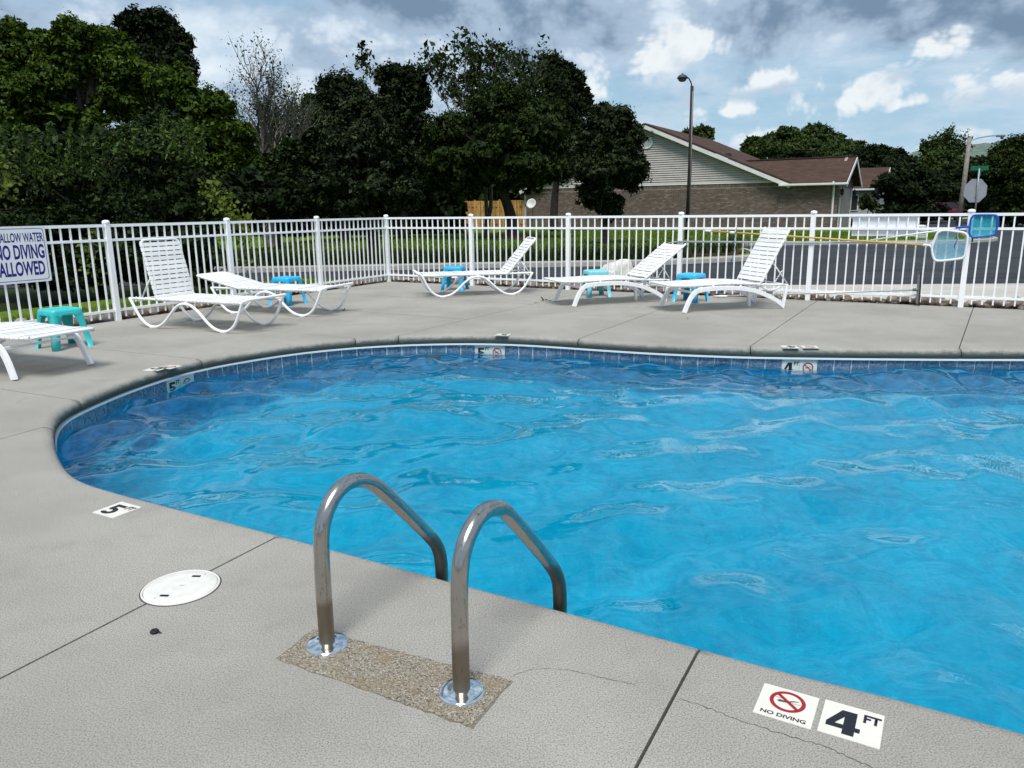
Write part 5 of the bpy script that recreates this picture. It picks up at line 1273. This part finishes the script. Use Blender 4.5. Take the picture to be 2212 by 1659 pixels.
def tree(name, label, base_px, Y, blobs, count, size, leaf, trunk=.16, seed=0, cat='tree', bark=None, group=None, depth=.85, limbs=True, sub=6, **kw):
    """crown lobes given as (px, py, rx, ry, depth offset in m, density) seen at distance Y"""
    rng = np.random.default_rng(seed); k = Y / F_PX * 1.02; base = gp_at(base_px, Y)
    count = int(count * 2.1); size = size * .74; B = []
    for px, py, rx, ry, dy, dn in blobs:
        c = AT(px, py, Y + dy); kk = (Y + dy) / F_PX; B.append(((c.x, c.y, c.z), (rx * kk, max(rx * kk * depth, .3), ry * kk), dn))
    if sub:      # break every lobe into smaller billows
        B2 = []
        for c, r, dn in B:
            B2.append((c, tuple(q * .95 for q in r), dn * 1.5))
            for _ in range(sub):
                v = rng.normal(size=3); v /= np.linalg.norm(v); v[2] = abs(v[2]) * .9 - .15; v[1] = -abs(v[1]) if rng.random() < .7 else v[1]; f = rng.uniform(.26, .42)
                B2.append((tuple(np.array(c) + v * np.array(r) * .78), tuple(q * f for q in r), dn * 1.6))
        B = B2
    root = tag(empty(name, base), label, cat, group)
    P, N, Sz = crown_leaves(B, count, size, rng, **kw); keep = P[:, 2] > .05; P, N, Sz = P[keep], N[keep], Sz[keep]
    V, Q = leaf_quads(P - np.array(base), N, Sz, rng); numpy_mesh('crown', V, Q, LF[leaf], root)
    m = MB(); bl = sorted(B, key=lambda b: b[0][2]); cz = sum(b[0][2] for b in B) / len(B); cx = sum(b[0][0] for b in B) / len(B) - base.x; cy = sum(b[0][1] for b in B) / len(B) - base.y
    hz = cz * .55; m.tube(smooth_path([(0, 0, -.1), (cx * .15, cy * .15, hz * .5), (cx * .5, cy * .5, hz), (cx, cy, cz)], 4), [trunk * (1.15 - .75 * i / 12) for i in range(13)], 10)
    if limbs:
        rg = random.Random(seed)
        for b in B[::4] if sub else B:
            for _ in range(2):
                t = rg.uniform(.35, .9); s_ = Vector((cx * t * .8, cy * t * .8, hz * .6 + (cz - hz * .6) * t)); e = Vector((b[0][0] - base.x + rg.uniform(-.6, .6) * b[1][0], b[0][1] - base.y + rg.uniform(-.6, .6) * b[1][1], b[0][2] + rg.uniform(-.2, .7) * b[1][2]))
                if e.z < s_.z: s_.z = max(.3, e.z - .3)
                md = s_.lerp(e, .5) + Vector((rg.uniform(-.2, .2), rg.uniform(-.2, .2), rg.uniform(0, .3))); m.tube(smooth_path([s_, md, e], 3), [trunk * .42 * (1 - .13 * i) for i in range(7)], 6)
    m.build('trunk', bark or BARK, root); return root
def branching(m, rg, p, d, L, r, depth, tips, spread=.55):
    n = 4; P = [p]
    for i in range(n): d = (d + Vector((rg.uniform(-.16, .16), rg.uniform(-.16, .16), rg.uniform(-.05, .16)))).normalized(); P.append(P[-1] + d * (L / n))
    m.tube(P, [r * (1 - .42 * i / n) for i in range(n + 1)], 6 if depth > 1 else 4, False)
    if depth == 0: tips.append((P[-1], d)); return
    for i in range(rg.choice((2, 3, 3))):
        a = P[rg.choice((2, 3, 4, 4))]; q = (d + Vector((rg.uniform(-1, 1), rg.uniform(-1, 1), rg.uniform(-.35, .75))) * spread).normalized(); branching(m, rg, a, q, L * rg.uniform(.62, .85), r * .58, depth - 1, tips, spread)
def sprigs(root, starts, size, leaf, rng, per=18, rad=.18):
    Ps = []; Ns = []
    for p, d in starts:
        n = rng.integers(per // 2, per + 1); o = rng.normal(size=(n, 3)) * rad; Ps.append(np.array(p) + o); Ns.append(rng.normal(size=(n, 3)) + np.array((0, 0, .6)))
    P = np.concatenate(Ps); V, Q = leaf_quads(P, np.concatenate(Ns), np.full(len(P), size), rng); return numpy_mesh('crown', V, Q, LF[leaf], root)
def bare_tree(name, label, base_px, Y, top_py, trunk, seed, leaf, size, per, lean=(0, 0, 1), depth=5, cat='tree', spread=.55, rad=.2, n0=3, z0=0.0, width=160):
    rg = random.Random(seed); rng = np.random.default_rng(seed); base = gp_at(base_px, Y); H = AT(base_px, top_py, Y).z - z0; root = tag(empty(name, base + Vector((0, 0, z0))), label, cat); m = MB(); tips = []
    for _ in range(n0): branching(m, rg, Vector((0, 0, 0)), (Vector(lean) + Vector((rg.uniform(-.22, .22), rg.uniform(-.2, .2), 0))).normalized(), 1.0, trunk / H * 3, depth, tips, spread)
    A = np.array(m.v); kz = H / A[:, 2].max(); kx = (width / 2 * Y / F_PX) / np.percentile(np.abs(A[:, 0]), 98); sc = np.array((kx, kx, kz)); m.v = [tuple(q) for q in A * sc]; tips = [(Vector(tuple(np.array(p) * sc)), d) for p, d in tips]
    m.build('trunk', BARKP, root)
    if per: sprigs(root, tips, size, leaf, rng, per, rad)
    return root

TREEG = 'trees behind the pool fence'
# big oaks on the left
tree('oak_tree', 'broad oak with yellow green tops at the left edge', 40, 27, [(40, 110, 75, 62, 0, 1), (-60, 150, 90, 90, 1, 1), (70, 210, 95, 70, -1, 1), (30, 290, 120, 60, -1, .9), (-60, 330, 90, 90, 0, .7)], 26000, .17, 'oak', .32, 1, group=TREEG)
tree('oak_tree', 'rounded oak with pale green crown right of the leftmost oak', 190, 26, [(165, 95, 75, 52, 0, 1), (225, 120, 65, 60, .5, 1), (130, 165, 70, 55, 0, 1), (270, 160, 60, 55, 0, 1), (150, 260, 80, 45, 0, .6), (255, 220, 50, 40, 0, .6)], 24000, .16, 'oak', .30, 2, group=TREEG)
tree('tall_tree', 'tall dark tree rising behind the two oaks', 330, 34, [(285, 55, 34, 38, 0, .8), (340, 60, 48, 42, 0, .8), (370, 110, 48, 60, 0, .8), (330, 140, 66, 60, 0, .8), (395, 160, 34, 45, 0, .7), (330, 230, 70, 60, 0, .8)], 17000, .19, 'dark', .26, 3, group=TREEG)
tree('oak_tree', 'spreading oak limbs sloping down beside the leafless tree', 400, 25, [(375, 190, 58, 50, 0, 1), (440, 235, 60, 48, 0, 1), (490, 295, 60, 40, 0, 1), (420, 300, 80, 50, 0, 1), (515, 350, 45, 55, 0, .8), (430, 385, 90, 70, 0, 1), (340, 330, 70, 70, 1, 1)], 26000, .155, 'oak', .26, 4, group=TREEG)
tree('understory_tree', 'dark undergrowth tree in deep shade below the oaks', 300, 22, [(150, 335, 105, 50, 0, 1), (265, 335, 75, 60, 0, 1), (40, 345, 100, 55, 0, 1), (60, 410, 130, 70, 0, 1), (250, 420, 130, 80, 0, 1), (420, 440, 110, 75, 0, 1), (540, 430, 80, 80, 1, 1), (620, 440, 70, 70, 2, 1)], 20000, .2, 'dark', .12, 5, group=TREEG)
bare_tree('leafless_tree', 'tall half bare tree with grey twigs against the clouds', 580, 30, 102, .22, 12, 'mid', .075, 12, (-.08, 0, 1), 6, spread=.5, rad=.15, width=235, n0=3)
bare_tree('leafless_tree', 'smaller thin bare tree right of the tall bare one', 632, 31, 165, .11, 22, 'pale', .08, 3, (.0, 0, 1), 5, spread=.45, rad=.14, n0=2, width=90)
tree('scrub_tree', 'olive scrub in the shade below the leafless trees', 600, 27, [(590, 385, 52, 70, 0, .6), (625, 340, 30, 50, 0, .4), (560, 400, 45, 50, 0, .6)], 5000, .14, 'mid', .09, 6, group=TREEG)
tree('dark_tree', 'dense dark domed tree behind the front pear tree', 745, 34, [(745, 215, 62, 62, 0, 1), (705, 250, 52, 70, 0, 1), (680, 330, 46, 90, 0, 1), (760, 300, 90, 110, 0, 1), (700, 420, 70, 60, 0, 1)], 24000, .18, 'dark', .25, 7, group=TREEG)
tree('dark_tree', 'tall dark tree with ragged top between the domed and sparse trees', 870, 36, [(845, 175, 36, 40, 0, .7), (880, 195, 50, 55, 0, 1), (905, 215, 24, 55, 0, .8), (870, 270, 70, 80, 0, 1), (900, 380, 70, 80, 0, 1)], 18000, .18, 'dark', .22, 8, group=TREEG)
bare_tree('tall_tree', 'ragged leafy spire rising above the dark trees', 845, 37, 112, .10, 31, 'mid', .20, 40, (.03, 0, 1), 4, spread=.45, rad=.2, n0=2, width=110)
tree('pear_tree', 'large front pear tree with glossy speckled leaves left of centre', 804, 23, [(790, 260, 62, 62, 0, 1), (770, 330, 88, 80, 0, 1), (835, 340, 70, 80, 0, 1), (785, 410, 120, 58, 0, 1), (740, 400, 68, 60, 0, 1), (850, 410, 58, 55, 0, 1)], 24000, .125, 'pear', .16, 9, group=TREEG)
tree('maple_tree', 'wide leafy tree with sparse upper branches in the centre', 1110, 34, [(1090, 235, 75, 60, 0, .8), (1000, 290, 80, 55, 0, 1), (1120, 300, 105, 75, 0, 1), (1180, 270, 50, 75, 0, .9), (1040, 355, 130, 58, 0, 1), (1150, 368, 85, 50, 0, 1), (950, 360, 55, 75, 0, 1), (985, 385, 60, 38, 0, 1)], 36000, .165, 'mid', .26, 10, group=TREEG)
bare_tree('maple_tree', 'sparse open crowned branches reaching highest above the central tree', 1050, 36, 76, .11, 17, 'mid', .19, 22, (-.03, 0, 1), 5, spread=.55, rad=.17, n0=2, width=230)
tree('tulip_tree', 'dark tree with rounded lobes right of the central tree', 1195, 44, [(1188, 150, 36, 40, 0, .9), (1215, 185, 42, 50, 0, 1), (1245, 175, 22, 32, 0, .8), (1200, 240, 60, 55, 0, 1), (1262, 225, 22, 42, 0, .8), (1225, 310, 60, 70, 0, 1)], 15000, .21, 'dark', .22, 11, group=TREEG)
tree('pear_tree', 'rounded pear tree standing in front of the brick house', 1308, 28, [(1310, 265, 58, 45, 0, 1), (1270, 320, 48, 62, 0, 1), (1345, 310, 52, 60, 0, 1), (1310, 370, 85, 55, 0, 1), (1285, 425, 45, 38, 0, .8), (1370, 375, 34, 38, 0, .7), (1320, 450, 34, 34, 0, .5)], 19000, .135, 'pear', .15, 13, group=TREEG)
# right hand tree line
tree('roofline_tree', 'small tree top showing above the brick house roof', 1505, 75, [(1490, 292, 22, 16, 0, .9), (1518, 292, 22, 20, 0, .9), (1505, 320, 40, 26, 0, 1)], 3500, .32, 'far', .2, 14, group=TREEG)
for i, (px, top, w, yb, Y, lf, lab) in enumerate((
        (1628, 296, 24, 350, 95, 'far', 'narrow tree left of the far tree line on the right'), (1695, 273, 44, 360, 90, 'far', 'tall pointed tree in the far tree line'), (1765, 268, 48, 360, 92, 'far', 'tallest rounded tree in the far tree line'),
        (1725, 325, 60, 380, 84, 'dark', 'low dark tree under the tall far trees'), (1815, 300, 42, 370, 88, 'far', 'ragged tree right of the tallest far tree'), (1885, 312, 62, 420, 72, 'dark', 'broad dark tree behind the brick cottage'),
        (1845, 304, 44, 400, 80, 'far', 'rounded green tree above the roof of the sided house'), (1925, 318, 48, 430, 76, 'dark', 'dark tree rising left of the black shaded tree'), (2065, 352, 44, 440, 70, 'dark', 'dark tree just left of the leaning pole'),
        (1965, 355, 74, 452, 58, 'dark', 'black shaded tree above the maroon car'), (2030, 322, 52, 430, 80, 'far', 'bright green tree left of the leaning pole'), (2100, 350, 52, 440, 78, 'mid', 'dark tree behind the street name sign'),
        (2190, 290, 70, 450, 48, 'mid', 'large dark tree at the right edge'), (2240, 300, 70, 450, 47, 'mid', 'dark tree cut off by the right edge'), (2150, 400, 50, 455, 56, 'dark', 'low dark shrubby tree behind the stop sign'))):
    h = yb - top; tree('background_tree', lab, px, Y, [(px, top + h * .22, w * .7, h * .23, 0, 1), (px - w * .5, top + h * .42, w * .65, h * .26, 0, 1), (px + w * .5, top + h * .40, w * .62, h * .27, 0, 1), (px, top + h * .62, w * 1.2, h * .38, 0, 1), (px, yb + 5, w * 1.1, h * .28, 0, 1)], 9000, .0040 * Y, lf, .2, 40 + i, group=TREEG)
bare_tree('background_tree', 'thin tree with open leafy top left of the leaning pole', 2035, 82, 278, .16, 77, 'far', .34, 40, (0, 0, 1), 4, spread=.4, rad=.36, n0=2, width=80)

# left hedge of tall evergreen shrubs with upright shoots
def shoots_bush(name, label, base_px, Y, blobs, count, size, leaf, seed, shoot_px):
    r = tree(name, label, base_px, Y, blobs, count, size, leaf, .06, seed, 'bush', core=.14, shell=.6, clumpf=.2)
    rng = np.random.default_rng(seed + 100); base = r.location; Ps = []; Ns = []; m = MB()
    for px, py0, py1 in shoot_px:
        dy = rng.uniform(-1.0, .2); a = AT(px, py0, Y + dy); b = AT(px + rng.uniform(-9, 9), py1, Y + dy); n = int((b - a).length / .011); t = rng.uniform(0, 1, n)
        q = np.array(a)[None] + (np.array(b) - np.array(a))[None] * t[:, None] + rng.normal(size=(n, 3)) * (.050 * (1.15 - t))[:, None]; Ps.append(q - np.array(base)); Ns.append(rng.normal(size=(n, 3)) * .8 + np.array((0, -.3, .6)))
        m.tube([a - base, (a + b) / 2 - base, b - base], [.012, .008, .004], 5)
    P = np.concatenate(Ps); V, Q = leaf_quads(P, np.concatenate(Ns), np.full(len(P), size * 1.25), rng, .42); numpy_mesh('shoot_leaves', V, Q, LF['shoot'], r); m.build('shoot_stem', BARK, r)['kind'] = 'stuff'; return r
_rs = random.Random(9)
_sh = [(x + _rs.uniform(-8, 8), 400, 282 + _rs.uniform(-25, 35)) for x in range(-20, 235, 9)] + [(x + _rs.uniform(-6, 6), 340, 232 + abs(x - 355) * .35 + _rs.uniform(0, 40)) for x in range(240, 440, 7)]
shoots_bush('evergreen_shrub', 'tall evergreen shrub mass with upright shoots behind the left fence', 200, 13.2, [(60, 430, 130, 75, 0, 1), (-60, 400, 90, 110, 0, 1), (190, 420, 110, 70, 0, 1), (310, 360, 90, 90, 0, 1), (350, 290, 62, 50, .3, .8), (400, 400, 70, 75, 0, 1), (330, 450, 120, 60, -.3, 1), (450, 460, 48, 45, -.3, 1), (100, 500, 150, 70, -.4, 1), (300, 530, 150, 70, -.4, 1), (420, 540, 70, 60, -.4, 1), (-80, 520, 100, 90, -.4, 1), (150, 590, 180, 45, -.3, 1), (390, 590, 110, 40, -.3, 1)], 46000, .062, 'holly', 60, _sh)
def vine(label, pts, n, seed, spread=.10, size=.065):
    rng = np.random.default_rng(seed); P = smooth_path(pts, 6); base = Vector((P[0].x, P[0].y, 0)); r = tag(empty('climbing_vine', base), label, 'vine'); A = np.array([tuple(p - base) for p in P])
    q = A[rng.integers(0, len(A), n)] + rng.normal(size=(n, 3)) * spread; V, Q = leaf_quads(q, rng.normal(size=(n, 3)) + np.array((0, -.8, .5)), np.full(n, size), rng, .75); numpy_mesh('foliage', V, Q, LF['lime'], r); MB().tube([p - base for p in P], .006, 5).build('stem', BARK, r)
vine('yellow green vine tumbling over the right end of the evergreen shrub', [AT(450, 405, 12.2), AT(470, 425, 12.0), AT(490, 450, 11.9), AT(508, 470, 11.8), AT(520, 490, 11.7)], 330, 1, .11)
vine('vine hanging down behind the fence right of the second post', [AT(522, 480, 12.0), AT(530, 520, 11.9), AT(535, 570, 11.8)], 90, 2, .07)
vine('bright vine climbing behind the fence left of the first post', [AT(187, 515, 9.6), AT(203, 540, 9.5), AT(200, 575, 9.5), AT(208, 610, 9.5)], 90, 3, .08, .06)
vine('yellow vine tips at the left edge of the picture', [AT(0, 330, 11.5), AT(15, 360, 11.4), AT(0, 400, 11.3), AT(20, 415, 11.3)], 120, 4, .10)

# ------------------------------------------------------------------ liriope edging and grass
def blades(name, label, cat, pos, h, w, leaf, seed, lean=.5, kind='stuff'):
    rng = np.random.default_rng(seed); n = len(pos); a = rng.uniform(0, 2 * math.pi, n); H = (h * rng.uniform(.6, 1.15, n))[:, None]; d = np.stack([np.cos(a), np.sin(a), np.zeros(n)], 1); s_ = np.stack([-np.sin(a), np.cos(a), np.zeros(n)], 1) * (w / 2)
    z = np.array((0, 0, 1.)); l = rng.uniform(.15, 1, n)[:, None] * lean; p1 = pos + z * H * .62 + d * H * l * .35; p2 = pos + z * H * (1 - .35 * l) + d * H * l
    V = np.stack([pos - s_, pos + s_, p1 + s_ * .9, p1 - s_ * .9, p2 + s_ * .15, p2 - s_ * .15], 1).reshape(-1, 3); b = np.arange(n)[:, None] * 6; Q = np.concatenate([b + np.array([0, 1, 2, 3]), b + np.array([3, 2, 4, 5])])
    o = numpy_mesh(name, V, Q, LF[leaf]); tag(o, label, cat, kind=kind); return o
_kp = smooth_path([(p[0], p[1], 0) for p in KERB[1:9]], 8); _pp = []
for a, b in zip(_kp, _kp[1:]):
    n = int((b - a).length * 420); t = RNG.uniform(0, 1, n); o = RNG.uniform(.08, .95, n); nn = Vector((-(b - a).y, (b - a).x, 0)).normalized(); q = np.array(a)[None] + (np.array(b) - np.array(a))[None] * t[:, None] + np.array(nn)[None] * o[:, None]; _pp.append(q)
blades('liriope_edging', 'dark strappy liriope edging along the kerb of the lawn', 'edging plants', np.concatenate(_pp), .42, .016, 'liriope', 1, .75)
def scatter(poly, n, z, seed):
    rng = np.random.default_rng(seed); P = np.array(poly); lo, hi = P.min(0), P.max(0); q = rng.uniform(lo, hi, (n, 2)); ins = np.zeros(n, bool); j = len(P) - 1
    for i in range(len(P)): c = ((P[i, 1] > q[:, 1]) != (P[j, 1] > q[:, 1])) & (q[:, 0] < (P[j, 0] - P[i, 0]) * (q[:, 1] - P[i, 1]) / (P[j, 1] - P[i, 1] + 1e-12) + P[i, 0]); ins ^= c; j = i
    q = q[ins]; return np.column_stack([q, np.full(len(q), z)])
blades('grass_tufts', 'green grass tufts on the verge outside the left fence', 'grass', scatter(strip(FL, -.2, 9, .44, 1.7), 26000, -.03, 2), .075, .007, 'grass', 3, .9)
blades('grass_tufts', 'green grass tufts on the verge outside the right fence', 'grass', np.concatenate([scatter(strip(FR, -.9, 4.9, .33, 1.2), 13000, -.05, 3), scatter(strip(FR, 4.9, 12, .30, .48), 5000, -.05, 4)]), .07, .008, 'grass', 4, .9)
_lw = [(-9, 19.8), (0, 20.1), (4, 20.5), (6.2, 26), (9.97, 28.5), (17, 28.8), (19, 33), (14, 40), (2, 46), (-9, 36)]
blades('lawn_grass', 'mown bright green grass of the lawn across the road', 'grass', scatter(_lw, 70000, -.005, 5), .10, .022, 'grass', 5, .9)
blades('flower_bed_plants', 'low green ground cover in the mulch bed at the kerb corner', 'ground cover', scatter([G2(1500, 550), G2(1575, 548), G2(1590, 541), G2(1540, 537), G2(1480, 540)], 1500, .02, 6), .25, .03, 'liriope', 6, .9)
blades('variegated_liriope', 'pale yellow green grass clump at the kerb corner', 'ornamental grass', np.array([tuple(gp_at(1592, 24.2))] * 160) + np.column_stack([RNG.normal(size=(160, 2)) * .12, np.zeros(160)]), .62, .022, 'lime', 7, .8, 'thing')
# mulch rings under the lawn trees
for px, Y in ((1110, 34), (804, 23)):
    p = gp_at(px, Y); tag(MB().lathe([(1.15, 0), (.9, .07), (.4, .13), (.0, .14)], (p.x, p.y, -.004), 28).build('mulch_ring', MULCH), kind='structure')
# shrubs in front of the small sided house, and dark wood behind
tree('shrub', 'small leafy shrub in front of the pale sided house', 1872, 58, [(1868, 437, 14, 16, 0, .8), (1884, 444, 10, 14, 0, .8)], 2200, .16, 'mid', .05, 90, 'bush')
tree('shrub', 'low dark shrub under the side of the brick house', 1840, 50, [(1836, 482, 10, 8, 0, .8)], 700, .12, 'dark', .04, 91, 'bush')
def wood(label, x0, x1, Y, top, n, seed):
    rng = np.random.default_rng(seed); a = AT(x0, 440, Y); b = AT(x1, 440, Y); q = np.column_stack([rng.uniform(a.x, b.x, n), Y + rng.uniform(-2, 2, n), rng.uniform(0, 1, n) ** .8 * (AT(x0, top, Y).z)])
    V, Q = leaf_quads(q, rng.normal(size=(n, 3)), np.full(n, .5), rng, .8); o = numpy_mesh('woodland', V, Q, LF['dark']); tag(o, label, 'woodland', kind='stuff')
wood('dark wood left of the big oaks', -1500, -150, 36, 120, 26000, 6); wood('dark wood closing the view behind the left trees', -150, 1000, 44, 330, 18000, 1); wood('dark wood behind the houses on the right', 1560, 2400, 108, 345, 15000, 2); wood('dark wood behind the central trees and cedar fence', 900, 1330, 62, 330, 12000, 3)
# far wooded ridge
def ridge():
    n, k = 160, 26; v = []
    rng = np.random.default_rng(4); ph = rng.uniform(0, 6, 6)
    for j in range(k):
        for i in range(n):
            x = -700 + 2000 * i / (n - 1); t = j / (k - 1); Y = 760 + 330 * t; base = 14 + 72 / (1 + math.exp(-(x - 520) / 50)) + 8 * math.sin(x / 70 + ph[0]) + 5 * math.sin(x / 31 + ph[1])
            v.append((x, Y, -2 + base * math.sin(t * math.pi / 2) + 1.6 * math.sin(x / 6.1 + j * 2.1) + 1.4 * math.sin(x / 3.7 + j * 1.3)))
    me = MB().add(v, [(j * n + i, j * n + i + 1, (j + 1) * n + i + 1, (j + 1) * n + i) for j in range(k - 1) for i in range(n - 1)])
    m, nt, b = new_mat('far_forest'); p = wpos(nt); c = nt.mix(nt.step(nt.voro(p, .11), .2, .8), (.10, .15, .08), (.05, .085, .055)); c = nt.mix(.35, c, (.17, .22, .22)); nt.put(b.inputs['Base Color'], c); b.inputs['Roughness'].default_value = 1; add_bump(nt, b, nt.voro(p, .12), 1.0, 4)  # blue-grey mixed into the colour as painted distance haze
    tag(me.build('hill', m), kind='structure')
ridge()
